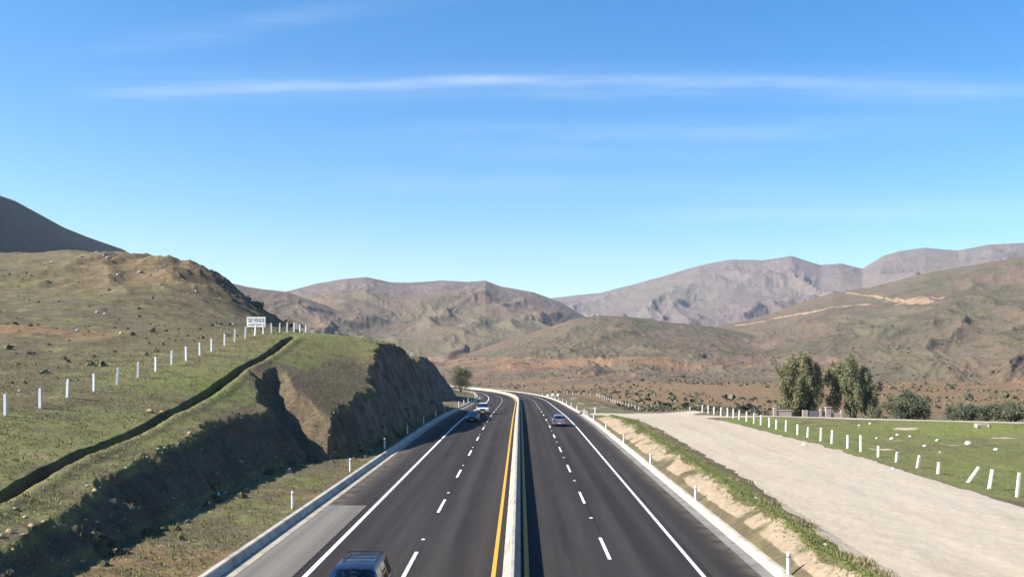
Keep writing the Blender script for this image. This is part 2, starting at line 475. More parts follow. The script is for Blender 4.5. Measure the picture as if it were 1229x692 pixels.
ORD = ['nearest', 'second', 'third', 'fourth', 'fifth', 'sixth', 'seventh', 'eighth', 'ninth', 'tenth', 'eleventh', 'twelfth', 'thirteenth', 'fourteenth', 'fifteenth', 'sixteenth',
       'seventeenth', 'eighteenth', 'nineteenth', 'twentieth', 'twenty-first', 'twenty-second', 'twenty-third', 'twenty-fourth', 'twenty-fifth', 'twenty-sixth', 'twenty-seventh', 'twenty-eighth',
       'twenty-ninth', 'thirtieth', 'thirty-first', 'thirty-second', 'thirty-third', 'thirty-fourth', 'thirty-fifth', 'thirty-sixth']

# ------------------------------------------------------------------ materials
class NT:
    def __init__(self, name):
        self.m = bpy.data.materials.new(name); self.m.use_nodes = True
        self.t = self.m.node_tree; self.t.nodes.clear()
        self.out = self.n('ShaderNodeOutputMaterial')
        self.tc = None
    def n(self, k, **kw):
        x = self.t.nodes.new(k)
        for a, v in kw.items(): setattr(x, a, v)
        return x
    def put(self, sock, v):
        if isinstance(v, (int, float)): sock.default_value = v
        elif isinstance(v, (tuple, list)): sock.default_value = tuple(v) + ((1,) if len(v) == 3 and sock.type == 'RGBA' else ())
        else: self.t.links.new(v, sock)
    def co(self, scale=(1, 1, 1), kind='Object', loc=(0, 0, 0)):
        if self.tc is None: self.tc = self.n('ShaderNodeTexCoord')
        m = self.n('ShaderNodeMapping'); m.inputs['Scale'].default_value = scale; m.inputs['Location'].default_value = loc
        self.t.links.new(self.tc.outputs[kind], m.inputs[0])
        return m.outputs[0]
    def noise(self, scale, detail=4, rough=.55, stretch=(1, 1, 1), loc=(0, 0, 0), dist=0):
        x = self.n('ShaderNodeTexNoise')
        x.inputs['Scale'].default_value = scale; x.inputs['Detail'].default_value = detail; x.inputs['Roughness'].default_value = rough
        x.inputs['Distortion'].default_value = dist
        self.t.links.new(self.co(stretch, loc=loc), x.inputs['Vector'])
        return x.outputs['Fac']
    def voro(self, scale, feature='F1', out='Distance', stretch=(1, 1, 1), rnd=1.0):
        x = self.n('ShaderNodeTexVoronoi', feature=feature)
        x.inputs['Scale'].default_value = scale; x.inputs['Randomness'].default_value = rnd
        self.t.links.new(self.co(stretch), x.inputs['Vector'])
        return x.outputs[out]
    def ramp(self, v, a, b, lo=0, hi=1):
        x = self.n('ShaderNodeMapRange', interpolation_type='SMOOTHSTEP')
        x.inputs['From Min'].default_value = a; x.inputs['From Max'].default_value = b
        x.inputs['To Min'].default_value = lo; x.inputs['To Max'].default_value = hi
        self.put(x.inputs['Value'], v)
        return x.outputs[0]
    def math(self, op, a, b=None, clamp=False):
        x = self.n('ShaderNodeMath', operation=op, use_clamp=clamp)
        self.put(x.inputs[0], a)
        if b is not None: self.put(x.inputs[1], b)
        return x.outputs[0]
    def mix(self, f, a, b, blend='MIX'):
        x = self.n('ShaderNodeMix', data_type='RGBA', blend_type=blend)
        self.put(x.inputs['Factor'], f); self.put(x.inputs['A'], a); self.put(x.inputs['B'], b)
        return x.outputs['Result']
    def attr(self, name):
        x = self.n('ShaderNodeAttribute'); x.attribute_name = name
        sp = self.n('ShaderNodeSeparateColor'); self.t.links.new(x.outputs['Color'], sp.inputs[0])
        return sp.outputs[0], sp.outputs[1], sp.outputs[2], x.outputs['Alpha'], x.outputs['Color']
    def bump(self, h, strength, dist):
        x = self.n('ShaderNodeBump'); x.inputs['Strength'].default_value = strength; x.inputs['Distance'].default_value = dist
        self.t.links.new(h, x.inputs['Height']); return x.outputs[0]
    def principled(self, color, rough=.8, spec=.3, metal=0, normal=None, **kw):
        p = self.n('ShaderNodeBsdfPrincipled')
        self.put(p.inputs['Base Color'], self.mix(1.0, color, (.80, .80, .80), 'MULTIPLY')); self.put(p.inputs['Roughness'], rough)
        p.inputs['Metallic'].default_value = metal
        self.put(p.inputs['Specular IOR Level'], spec)
        for k, v in kw.items(): self.put(p.inputs[k.replace('_', ' ')], v)
        if normal is not None: self.t.links.new(normal, p.inputs['Normal'])
        self.t.links.new(p.outputs[0], self.out.inputs['Surface'])
        self.p = p
        return self.m

def m_ground():
    t = NT('ground_soil_and_grass')
    sandm, spurm, cliffm = t.attr('sand')[:3]
    lush, pale, cut, orange, _ = t.attr('cover')
    n1 = t.noise(.06, 5); n2 = t.noise(.45, 5, .6); n3 = t.noise(2.6, 5, .65); n4 = t.noise(14, 4, .7)
    dry = t.mix(t.ramp(n2, .35, .68), (.135, .108, .064), (.190, .155, .096))
    dry = t.mix(t.ramp(n3, .42, .7), dry, (.105, .094, .046))
    green = t.mix(t.ramp(n3, .35, .65), (.122, .152, .040), (.200, .222, .064))
    green = t.mix(t.ramp(n1, .4, .65), green, (.175, .165, .066))
    gmask = t.math('ADD', t.math('MULTIPLY', t.math('SUBTRACT', n2, .5), 1.5), t.math('MULTIPLY', t.math('SUBTRACT', n3, .5), 1.1))
    gfac = t.ramp(t.math('ADD', lush, gmask), .35, .68)
    c = t.mix(gfac, dry, green)
    soil = t.mix(t.ramp(n3, .4, .62), (.22, .165, .098), (.30, .235, .150))
    c = t.mix(t.math('MULTIPLY', t.ramp(t.math('ADD', n2, t.math('MULTIPLY', n3, .5)), .86, .98), .8), c, soil)
    c = t.mix(t.math('MULTIPLY', orange, t.ramp(t.math('ADD', n2, t.math('MULTIPLY', n3, .6)), .62, .86)), c, (.30, .160, .085))
    cutc = t.mix(t.ramp(n2, .3, .7), (.092, .070, .050), (.145, .112, .080))  # cutting earth darkened in colour to deepen the shade on its near face
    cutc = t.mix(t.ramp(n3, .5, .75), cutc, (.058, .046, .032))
    sp_c = t.mix(t.ramp(n3, .35, .65), (.105, .080, .052), (.170, .130, .084))
    c = t.mix(t.ramp(t.math('ADD', spurm, t.math('MULTIPLY', t.math('SUBTRACT', n2, .5), 1.2)), .3, .62), c, sp_c)
    strat = t.noise(1.0, 4, .6, (.15, .15, 1.6))
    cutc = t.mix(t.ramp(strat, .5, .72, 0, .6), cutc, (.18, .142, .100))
    streaks = t.noise(1.0, 5, .65, (.9, .9, .11), loc=(5, 0, 2))
    clc = t.mix(t.ramp(streaks, .36, .66), (.115, .088, .066), (.255, .200, .150))
    cutc = t.mix(t.math('MULTIPLY', cliffm, .9), cutc, clc)
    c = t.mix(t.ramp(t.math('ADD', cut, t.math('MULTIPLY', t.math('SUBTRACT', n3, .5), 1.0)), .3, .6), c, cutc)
    v = t.mix(t.ramp(n4, .3, .7), (.72, .72, .72), (1.18, 1.18, 1.18))
    c = t.mix(.8, c, v, 'MULTIPLY')
    tyre = t.noise(.8, 3, .5, (1.0, .05, 1), dist=.3)
    dirt = t.mix(t.ramp(n3, .35, .7), (.415, .348, .255), (.465, .395, .30))
    dirt = t.mix(t.ramp(tyre, .5, .72, 0, .55), dirt, (.34, .275, .205))
    dirt = t.mix(t.ramp(n1, .42, .62, 0, .6), dirt, (.46, .395, .32))
    dirt = t.mix(t.ramp(n4, .58, .75, 0, .22), dirt, (.34, .285, .22))
    c = t.mix(t.ramp(t.math('ADD', pale, t.math('MULTIPLY', t.math('SUBTRACT', n3, .5), .5)), .42, .58), c, dirt)
    sc = t.mix(t.ramp(n3, .35, .68), (.32, .245, .165), (.43, .34, .24))
    c = t.mix(t.ramp(t.math('ADD', sandm, t.math('MULTIPLY', t.math('SUBTRACT', n2, .5), .9)), .42, .62), c, sc)
    hgt = t.math('ADD', t.math('MULTIPLY', n4, .35), n3)
    return t.principled(c, .95, .12, normal=t.bump(t.math('MULTIPLY', hgt, t.ramp(pale, .3, .7, 1, .25)), .55, .35))
def m_hill(name, far):
    t = NT(name)
    green, rock, orange, track, _ = t.attr('cover')
    k = .35 if far else 1.0
    n1 = t.noise(.006 * k, 5, .6); n2 = t.noise(.03 * k, 6, .65); n3 = t.noise(.14 * k, 5, .7); n4 = t.noise(.5 * k, 3, .7)
    if far:
        base = t.mix(t.ramp(n2, .35, .65), (.160, .118, .108), (.230, .178, .158))
        base = t.mix(t.ramp(n1, .4, .6), base, (.190, .152, .122))
    else:
        base = t.mix(t.ramp(n2, .35, .65), (.155, .108, .076), (.215, .156, .112))
        base = t.mix(t.ramp(n1, .42, .62), base, (.165, .138, .088))
    sh = t.voro(.09 * k, out='Distance')
    gcol = t.mix(t.ramp(n3, .4, .6), (.090, .084, .052), (.135, .118, .074))
    c = t.mix(t.ramp(t.math('ADD', green, t.math('MULTIPLY', t.math('SUBTRACT', n2, .5), 1.6)), .4, .75), base, gcol)
    oc = t.mix(t.ramp(n3, .35, .65), (.25, .135, .080), (.34, .195, .115))
    c = t.mix(t.ramp(t.math('ADD', orange, t.math('MULTIPLY', t.math('SUBTRACT', n2, .5), 2.0)), .6, 1.0, 0, .8), c, oc)
    rc = t.mix(t.ramp(n3, .4, .6), (.32, .27, .23), (.44, .39, .34))
    c = t.mix(t.math('MULTIPLY', t.ramp(t.math('ADD', rock, t.math('MULTIPLY', t.math('SUBTRACT', n3, .5), 2.2)), .75, 1.15), .85), c, rc)
    spk = t.noise(.28 * k, 4, .75)
    c = t.mix(t.ramp(spk, .52, .66, 0, .75), c, (.070, .064, .036))
    c = t.mix(t.ramp(t.noise(.22 * k, 3, .8, loc=(40, 9, 3)), .60, .72, 0, .5), c, (.30, .245, .18))
    c = t.mix(t.ramp(n4, .55, .72, 0, .65), c, (.072, .070, .038))
    c = t.mix(t.ramp(n3, .60, .78, 0, .6), c, (.085, .078, .042))
    c = t.mix(t.ramp(t.math('ADD', track, t.math('MULTIPLY', t.math('SUBTRACT', n4, .5), .5)), .4, .6), c, (.40, .275, .18))
    hgt = t.math('ADD', t.math('MULTIPLY', n4, .3), n3)
    return t.principled(c, .97, .08, normal=t.bump(hgt, .7, 6.0 / k))
def m_asphalt(name, a, b, patch=None):
    t = NT(name)
    sl = t.math('MULTIPLY', t.math('SUBTRACT', t.attr('lane')[0], .5), 40.0)
    n1 = t.noise(.25, 4, .6, (1, .08, 1)); n2 = t.noise(30, 3, .7); n3 = t.noise(1.2, 5, .65)
    c = t.mix(t.ramp(n1, .35, .65), a, b)
    c = t.mix(t.ramp(n3, .58, .8, 0, .35), c, tuple(x * 1.35 for x in b))
    wheel = t.noise(.75, 2, .5, (1, .004, 1))
    dust = t.noise(.5, 5, .7, (1, .25, 1), loc=(3, 8, 0))
    c = t.mix(t.ramp(dust, .56, .78, 0, .35), c, tuple(x * 2.0 for x in b))
    c = t.mix(t.ramp(wheel, .48, .64, 0, .6), c, tuple(x * 1.45 for x in b))
    c = t.mix(.7, c, t.mix(t.ramp(n2, .3, .7), (.7, .7, .7), (1.25, 1.25, 1.25)), 'MULTIPLY')
    tr = 0.0; oil = 0.0
    for cx_ in ((-6.4, -2.75, 2.05, 5.4) if patch else ()):
        dd = t.math('ABSOLUTE', t.math('SUBTRACT', sl, cx_))
        tr = t.math('ADD', tr, t.ramp(t.math('ABSOLUTE', t.math('SUBTRACT', dd, .82)), .12, .42, 1, 0))
        oil = t.math('ADD', oil, t.ramp(dd, .1, .5, 1, 0))
    if patch:
        n5 = t.noise(.9, 5, .7, (1, .08, 1), loc=(7, 0, 0))
        c = t.mix(t.math('MULTIPLY', tr, t.ramp(n5, .3, .7, .1, .5)), c, tuple(x * 1.5 for x in b))
        c = t.mix(t.math('MULTIPLY', oil, t.ramp(n5, .35, .65, .1, .7)), c, tuple(x * .62 for x in a))
        for cx_ in (-8.6, -4.3, -.72, 3.9, 7.4):
            dd = t.math('ABSOLUTE', t.math('SUBTRACT', t.math('ADD', sl, t.math('MULTIPLY', n5, .1)), cx_))
            c = t.mix(t.math('MULTIPLY', t.ramp(dd, .03, .07, 1, 0), t.ramp(n5, .4, .6, .1, .8)), c, tuple(x * .45 for x in a))
        edge = t.math('MAXIMUM', t.ramp(sl, 8.3, 9.7), t.ramp(sl, -9.4, -11.2))
        c = t.mix(t.math('MULTIPLY', edge, t.ramp(t.math('ADD', n3, t.math('MULTIPLY', n5, .4)), .5, .85, 0, .8)), c, (.19, .155, .115))
        cr = t.voro(.35, 'DISTANCE_TO_EDGE', 'Distance', (1, .35, 1))
        c = t.mix(t.math('MULTIPLY', t.ramp(cr, .0, .012, 1, 0), t.ramp(n3, .52, .66, 0, .8)), c, tuple(x * .5 for x in a))
    return t.principled(c, .95, .12, normal=t.bump(n2, .25, .02))
def m_paint(name, col, wear=.55):
    t = NT(name)
    n = t.noise(3.0, 6, .7); n2 = t.noise(25, 3, .7)
    c = t.mix(t.ramp(t.math('ADD', n, t.math('MULTIPLY', n2, .25)), wear + .12, wear + .26, 0, .8), col, (.09, .088, .088))
    c = t.mix(t.ramp(n, .35, .6, 0, .25), c, tuple(x * .72 for x in col))
    return t.principled(c, .7, .3)
def m_concrete(name, col, dark=.55, sc=1.0):
    t = NT(name)
    n = t.noise(.8 * sc, 6, .65); n2 = t.noise(9 * sc, 4, .7); n3 = t.noise(40 * sc, 2, .7)
    c = t.mix(t.ramp(n, .42, .72), col, tuple(x * dark for x in col))
    c = t.mix(t.ramp(n2, .55, .75, 0, .5), c, tuple(x * .62 for x in col))
    return t.principled(c, .9, .2, normal=t.bump(n3, .2, .02))
def m_leaf(name, cols, trans=.25):
    t = NT(name)
    r, g, b, a, _ = t.attr('tint')
    c = t.mix(r, cols[0], cols[1]); c = t.mix(t.math('MULTIPLY', g, .8), c, cols[2])
    p = t.n('ShaderNodeBsdfPrincipled'); t.put(p.inputs['Base Color'], c); p.inputs['Roughness'].default_value = .6
    p.inputs['Specular IOR Level'].default_value = .25
    tr = t.n('ShaderNodeBsdfTranslucent'); t.put(tr.inputs[0], c)
    mx = t.n('ShaderNodeMixShader'); mx.inputs[0].default_value = trans
    t.t.links.new(p.outputs[0], mx.inputs[1]); t.t.links.new(tr.outputs[0], mx.inputs[2])
    t.t.links.new(mx.outputs[0], t.out.inputs['Surface'])
    return t.m
def m_plain(name, col, rough=.6, spec=.4, metal=0, var=.25, sc=4):
    t = NT(name)
    n = t.noise(sc, 4, .6)
    return t.principled(t.mix(t.ramp(n, .35, .7, 0, var), col, tuple(x * .6 for x in col)), rough, spec, metal)
def m_carpaint(name, col, metal=.3):
    t = NT(name)
    n = t.noise(3, 4, .6)
    c = t.mix(t.ramp(n, .45, .75, 0, .18), col, (.18, .16, .13))
    return t.principled(c, .38, .4, metal, Coat_Weight=.45, Coat_Roughness=.12)
def m_glass():
    t = NT('car_glass')
    tr = t.n('ShaderNodeBsdfTransparent'); tr.inputs[0].default_value = (.30, .36, .34, 1)
    gl = t.n('ShaderNodeBsdfGlossy'); gl.inputs['Roughness'].default_value = .03; gl.inputs['Color'].default_value = (.26, .27, .28, 1)
    fr = t.n('ShaderNodeFresnel'); fr.inputs[0].default_value = 1.5
    mx = t.n('ShaderNodeMixShader')
    t.t.links.new(fr.outputs[0], mx.inputs[0]); t.t.links.new(tr.outputs[0], mx.inputs[1]); t.t.links.new(gl.outputs[0], mx.inputs[2])
    t.t.links.new(mx.outputs[0], t.out.inputs['Surface'])
    return t.m
M = dict(ground=m_ground(), hill=m_hill('hill_scrub', False), mountain=m_hill('mountain_scrub', True),
         asphalt=m_asphalt('asphalt', (.031, .0265, .0255), (.040, .035, .033), True),
         shoulder=m_asphalt('worn_shoulder', (.135, .122, .108), (.165, .150, .134)),
         white=m_paint('white_road_paint', (.82, .82, .80)), yellow=m_paint('yellow_road_paint', (.66, .36, .045)),
         concrete=m_concrete('concrete', (.43, .395, .335)), kerb=m_concrete('kerb_concrete', (.48, .44, .37)),
         gutter=m_concrete('gutter_concrete', (.42, .37, .29)), gutter_grey=m_concrete('grey_gutter', (.25, .235, .215)),
         post=m_concrete('whitewashed_concrete', (.84, .83, .80), .86, 2.5),
         stone=m_concrete('pale_stone', (.60, .54, .44), .7, 2), white_stone=m_concrete('white_stone', (.72, .70, .66), .75, 2),
         grey_stone=m_concrete('grey_stone', (.33, .295, .25), .7, 2),
         tan_stone=m_concrete('tan_stone', (.46, .36, .22), .7, 2),
         wall=m_concrete('pink_block_wall', (.50, .40, .34), .75, 2), gate=m_plain('grey_gate', (.20, .18, .19), .6),
         sign=m_concrete('white_board', (.80, .80, .79), .88, 3), ink=m_plain('black_ink', (.02, .02, .022), .6),
         bark=m_concrete('pale_bark', (.40, .34, .27), .6, 3), darkbark=m_concrete('dark_bark', (.14, .11, .08), .6, 3),
         euc=m_leaf('eucalyptus_leaf', ((.118, .128, .064), (.225, .222, .118), (.28, .24, .15))),
         olive=m_leaf('olive_leaf', ((.070, .085, .048), (.140, .155, .092), (.18, .175, .115))),
         scrub=m_leaf('scrub_leaf', ((.070, .072, .040), (.118, .110, .062), (.185, .145, .090)), .1),
         grass=m_leaf('grass_blade', ((.105, .13, .036), (.165, .185, .058), (.25, .20, .11)), .2),
         blue=m_carpaint('blue_paint', (.007, .009, .036)), whitecar=m_carpaint('white_paint', (.78, .78, .78), 0), darkcar=m_carpaint('dark_paint', (.03, .035, .05)),
         silver=m_carpaint('silver_paint', (.24, .235, .28), .4), glass=m_glass(), tyre=m_plain('tyre_rubber', (.022, .022, .023), .85, .2),
         rim=m_plain('alloy_rim', (.5, .5, .52), .35, .5, .7), trim=m_plain('black_trim', (.025, .025, .027), .5), seat=m_plain('seat_cloth', (.22, .20, .18), .9),
         lamp=m_plain('lamp_lens', (.75, .76, .78), .12, .8), redlamp=m_plain('red_lens', (.35, .02, .02), .15, .7), plate=m_plain('plate_white', (.7, .7, .68), .4),
         pale_blue=m_plain('pale_blue_plastic', (.35, .60, .80), .5), dark=m_plain('opening_shade_black', (.02, .02, .02), .9))

# ------------------------------------------------------------------ terrain
def build_terrain():
    d = math.radians
    az = np.concatenate([np.arange(-180, -60, 3.0), np.arange(-60, -32, .35), np.arange(-32, 31, .056), np.arange(31, 60, .4), np.arange(60, 180.01, 3.0)]) * math.pi / 180
    az = np.unique(az)
    rs = [0.6, 3, 6, 9, 12, 15, 18, 20]
    while rs[-1] < 640: rs.append(rs[-1] * 1.0056)
    n_near = len(rs)
    while rs[-1] < 2500: rs.append(rs[-1] * 1.0072)
    n_mid = len(rs)
    while rs[-1] < 7200: rs.append(rs[-1] * 1.0085)
    rs += [8000, 10000, 14000, 20000]
    rs = np.array(rs)
    A, R = np.meshgrid(az, rs)
    X = R * np.sin(A); Y = R * np.cos(A)
    Z, face, dep, rock, hid = height_full(X, Y)
    nc = len(az)
    def sheet(name, r0, r1, mat, cover, more=None):
        rows = r1 - r0
        v = np.stack([X[r0:r1], Y[r0:r1], Z[r0:r1]], -1).reshape(-1, 3)
        i = np.arange(rows - 1)[:, None] * nc + np.arange(nc - 1)[None]
        f = np.stack([i, i + 1, i + nc + 1, i + nc], -1).reshape(-1, 4)[:, ::-1]
        return mesh_obj(name, v, np.ascontiguousarray(f), mat, None, True, dict({'cover': cover.reshape(-1, 4)}, **(more or {})), kind='structure')
    # ---- what covers the near ground
    x, y = X[:n_near], Y[:n_near]
    s = x - shiftx(y)
    cover = np.zeros(x.shape + (4,), np.float32)
    lush = np.zeros_like(x)
    left = s < 0
    nz = fbm(x / 14, y / 14, 4, 201); nz2 = fbm(x / 4, y / 4, 3, 203)
    lush = np.where(left, .36 + .25 * np.exp(-((x + 24) / 7) ** 2) + .5 * np.exp(-(((x + 24) / 5) ** 2 + ((y - 122) / 16) ** 2)) + nz * .4, .35 + nz * .5)
    lush = np.where(left & (x < -36), .22 + nz * .55, lush)
    lush = np.where(left & (s > -17), .36 + nz2 * .5, lush)
    lush = np.where(left & (y > 200), .25 + nz * .3, lush)
    dstrip = y - (127 - (x - 31) * 0.4516)
    meadow = (s > 27) & (dstrip < -1) & (y < 160)
    lush = np.where(meadow, .74 + nz * .5, lush)
    rb = (s > 10.3) & (s <= 27)
    strip = .9 * np.exp(-((bank_s(s, y) - 12.8 - nz2 * .5) / .95) ** 2)
    lush = np.where(rb & (y < 145), .12 + strip, lush)
    lush = np.where((s > 10.3) & (y > 150), .22 + nz * .6, lush)
    lush = np.where((s > 27) & ~meadow, .12 + nz * .3, lush)
    # pale dirt tracks
    def track(pts, seed):
        best = np.full(x.shape, -9.0)
        for (x0, y0, w0), (x1, y1, w1) in zip(pts[:-1], pts[1:]):
            dx, dy = x1 - x0, y1 - y0
            t = np.clip(((x - x0) * dx + (y - y0) * dy) / (dx * dx + dy * dy), 0, 1)
            best = np.maximum(best, (w0 + t * (w1 - w0)) - np.hypot(x - x0 - t * dx, y - y0 - t * dy))
        return best + fbm(x / 3, y / 3, 3, seed) * .7
    T = track([(19.6, -40, 7.5), (19.6, 30, 7.4), (20.6, 48, 6.7), (21.2, 62, 6.3), (21.6, 82, 6.4), (21.4, 104, 5.7), (20.6, 129, 5.8), (20, 142, 7)], 211)
    T = np.maximum(T, track([(24, 137, 4), (31, 130, 2.0), (44, 121.3, 1.5), (62, 113, 1.4), (110, 91, 1.5)], 213))
    T = np.maximum(T, track([(8, 149, 3.2), (14, 147, 4), (21, 145, 6), (27, 150, 4)], 215))
    
    pale = sst(-.3, .35, T)
    for cx_, cy_, rx, ry in ((54.7, 104, 4, 1.6), (43.5, 94, 2.5, 1.0), (39, 96, 3, .8), (47, 112, 3, 1.2), (33, 84, 2.2, 1.2), (36, 108, 3, 1.0), (60, 100, 3, 1), (14, 172, 2.5, 5), (17.5, 190, 3, 6), (13.5, 205, 1.5, 9), (19, 225, 3, 9), (14.5, 250, 1.6, 12), (21, 178, 3, 4), (17, 290, 2.5, 16)):
        pale = np.maximum(pale, .62 * np.exp(-(((x - cx_) / rx) ** 2 + ((y - cy_) / ry) ** 2)) + nz2 * .25 * np.exp(-(((x - cx_) / rx) ** 2 + ((y - cy_) / ry) ** 2)))
    pale = np.where(s < 10.4, 0, pale)
    # the sandy face of the bank beside the kerb counts as bare cut earth
    sand = (sst(10.4, 10.8, s) * (1 - sst(11.6, 12.5, bank_s(s, y) + nz2 * 1.1)) * (1 - sst(122, 138, y)) * (y > 0))
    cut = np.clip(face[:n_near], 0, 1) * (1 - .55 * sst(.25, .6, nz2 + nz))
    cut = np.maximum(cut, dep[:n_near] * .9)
    nz3 = fbm(x / 7, y / 10, 4, 207)
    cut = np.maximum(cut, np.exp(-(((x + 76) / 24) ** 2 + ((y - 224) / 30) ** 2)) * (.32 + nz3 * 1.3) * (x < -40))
    nose = np.exp(-(((x + 18.6) / 2.5) ** 2 + ((y - 88) / 16) ** 2) ** 1.5) * (.85 + nz2 * 1.1)
    gd = np.full(x.shape, 99.0)
    for (x0, y0, z0), (x1, y1, z1) in zip(GULLY[:-1], GULLY[1:]):
        ux, uy = x1 - x0, y1 - y0
        tt = np.clip(((x - x0) * ux + (y - y0) * uy) / (ux * ux + uy * uy), 0, 1)
        gd = np.minimum(gd, np.hypot(x - x0 - tt * ux, y - y0 - tt * uy))
    spur = np.maximum(nose, np.exp(-(gd / 2.6) ** 2) * (.95 + nz2 * .6)) * (1 - face[:n_near] * .6)
    lush = lush * (1 - .8 * np.clip(spur, 0, 1))
    orange = np.where(left, .7 * np.exp(-(((x + 58) / 12) ** 2 + ((y - 103) / 5) ** 2)) + .35 * np.exp(-(((x + 80) / 18) ** 2 + ((y - 215) / 25) ** 2)), .55 * sst(160, 300, y) * (s > 27))
    orange = orange + np.where(left & (s > -17) & (s < -12), .45 * sst(0, .35, nz), 0)
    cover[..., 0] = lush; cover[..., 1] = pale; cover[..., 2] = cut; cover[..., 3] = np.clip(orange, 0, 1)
    sandc = np.zeros(x.shape + (4,), np.float32); sandc[..., 0] = sand * (.68 + .6 * nz2); sandc[..., 1] = np.clip(spur, 0, 1); sandc[..., 2] = sst(78, 92, y) * (s < -12) * (s > -24); sandc[..., 3] = 1
    g = sheet('ground', 0, n_near, M['ground'], cover, {'sand': sandc.reshape(-1, 4)})
    # ---- hills
    def hillcover(r0, r1):
        x, y = X[r0:r1], Y[r0:r1]; hd = hid[r0:r1]; rk = rock[r0:r1]; z = Z[r0:r1]
        c = np.zeros(x.shape + (4,), np.float32)
        n1 = fbm(x / 260, y / 260, 4, 221); n2 = fbm(x / 90, y / 90, 4, 223); n3 = fbm(x / 300, y / 80, 4, 225)
        px = CX + F * x / np.maximum(y, 1)
        plainy = (hd < .5) | (z < 12)
        c[..., 0] = np.where(plainy, .18 + n2 * .5, np.select([hd == 1, hd == 2, hd == 3, hd == 4, hd == 5], [.50 + n1 * .4, .46 + n1 * .5, .35 + 0 * n1, .22 + n1 * .5, .18 + n1 * .6], 1.1))
        c[..., 1] = np.select([hd == 4, hd == 5, hd == 1, hd == 2], [.22 + .75 * sst(.05, .45, n2) * sst(.4, .7, rk), .30 + .5 * sst(0.0, .4, n1), .02 + 0 * n1, .05 + 0 * n1], .0)
        og = np.where(plainy, .55 + n3 * 1.3, np.select([hd == 2, hd == 1], [.30 + n1 * .5 - .3 * sst(60, 200, z), .18 + n2 * .3], .05))
        c[..., 2] = og
        return c
    ch = hillcover(n_near - 1, n_mid)
    # graded tracks cut into the right-hand hill: found by walking out along each sight line until the slope is met
    xh, yh, zh, hh = X[n_near - 1:n_mid], Y[n_near - 1:n_mid], Z[n_near - 1:n_mid], hid[n_near - 1:n_mid]
    def hit(px, py):
        rr = np.linspace(640, 2080, 700); a = math.atan((px - CX) / F)
        zz = height_full(rr * math.sin(a), rr * math.cos(a))[0]
        el = (zz - H) / (rr * math.cos(a))
        k = 0
        while k == 0 and py < 420:
            k = int(np.argmax((el >= (CY - py) / F) & (rr > 700))) if ((el >= (CY - py) / F) & (rr > 700)).any() and el[0] < (CY - py) / F else 0
            py += 1
        return rr[k] * math.sin(a), rr[k] * math.cos(a)
    tr = np.zeros(xh.shape)
    for pts, w in (([(885, 390), (905, 387), (940, 380), (965, 376)], 7), ([(965, 376), (990, 371), (1040, 365), (1085, 361), (1130, 357)], 9), ([(1018, 351), (1050, 355), (1078, 358), (1100, 361)], 6), ([(1085, 362), (1110, 360)], 17),
                   ):
        P = [hit(*p) for p in pts]
        for (x0, y0), (x1, y1) in zip(P[:-1], P[1:]):
            dx, dy = x1 - x0, y1 - y0
            t = np.clip(((xh - x0) * dx + (yh - y0) * dy) / (dx * dx + dy * dy + 1e-6), 0, 1)
            dd = np.hypot(xh - x0 - t * dx, (yh - y0 - t * dy) * .45)
            tr = np.maximum(tr, 1 - sst(w * .45, w * .8, dd + fbm(xh / 30, yh / 30, 2, 231) * w * .5))
    ch[..., 3] = tr
    sheet('hills', n_near - 1, n_mid, M['hill'], ch)
    cf = hillcover(n_mid - 1, len(rs))
    sheet('mountains', n_mid - 1, len(rs), M['mountain'], cf)
build_terrain()

# ------------------------------------------------------------------ highway
YS = np.concatenate([np.arange(-20, 160, 2.0), np.arange(160, 460, 4.0), np.arange(460, 900, 8.0)])
def ribbon(name, xa, xb, y0, y1, lift, mat, **kw):
    ys = YS[(YS > y0) & (YS < y1)]
    ys = np.concatenate([[y0], ys, [y1]])
    sx = shiftx(ys); z = zroad(ys) + lift
    v = np.concatenate([np.stack([sx + xa, ys, z], -1), np.stack([sx + xb, ys, z], -1)])
    n = len(ys); i = np.arange(n - 1)
    f = np.stack([i, i + n, i + n + 1, i + 1], -1)
    lane = np.zeros((2 * n, 4)); lane[:n, 0] = xa / 40 + .5; lane[n:, 0] = xb / 40 + .5; lane[:, 3] = 1
    return mesh_obj(name, v, f, mat, attr={'lane': lane}, **kw)
def sweep(name, prof, y0, y1, mat, smooth=False, **kw):
    """closed cross-section (x, z) swept along the road"""
    ys = YS[(YS > y0) & (YS < y1)]
    ys = np.concatenate([[y0], ys, [y1]])
    sx = shiftx(ys); zr = zroad(ys); k = len(prof); n = len(ys)
    v = np.array([[(sx[i] + p[0], ys[i], zr[i] + p[1]) for p in prof] for i in range(n)]).reshape(-1, 3)
    f = [(i * k + j, i * k + (j + 1) % k, (i + 1) * k + (j + 1) % k, (i + 1) * k + j) for i in range(n - 1) for j in range(k)]
    f += [tuple(range(k))[::-1], tuple((n - 1) * k + j for j in range(k))]
    return mesh_obj(name, v, f, mat, None, smooth, **kw)
ribbon('highway', -11.45, 9.75, -20, 860, 0.0, M['asphalt'], kind='structure')
ribbon('shoulder', -11.0, -8.75, -20, 52.7, .005, M['shoulder'], kind='structure')
ribbon('gutter', -11.5, -10.98, -20, 300, .010, M['gutter'], kind='structure')
ribbon('gutter', 9.28, 9.78, -20, 148, .010, M['gutter_grey'], kind='structure')
ribbon('edge_line', -8.36, -8.16, -20, 800, .012, M['white'], kind='structure')
ribbon('edge_line', 6.98, 7.14, -20, 800, .012, M['white'], kind='structure')
ribbon('median_line', -1.11, -.94, -20, 800, .012, M['yellow'], kind='structure')
ribbon('median_line', .17, .36, -20, 800, .012, M['yellow'], kind='structure')
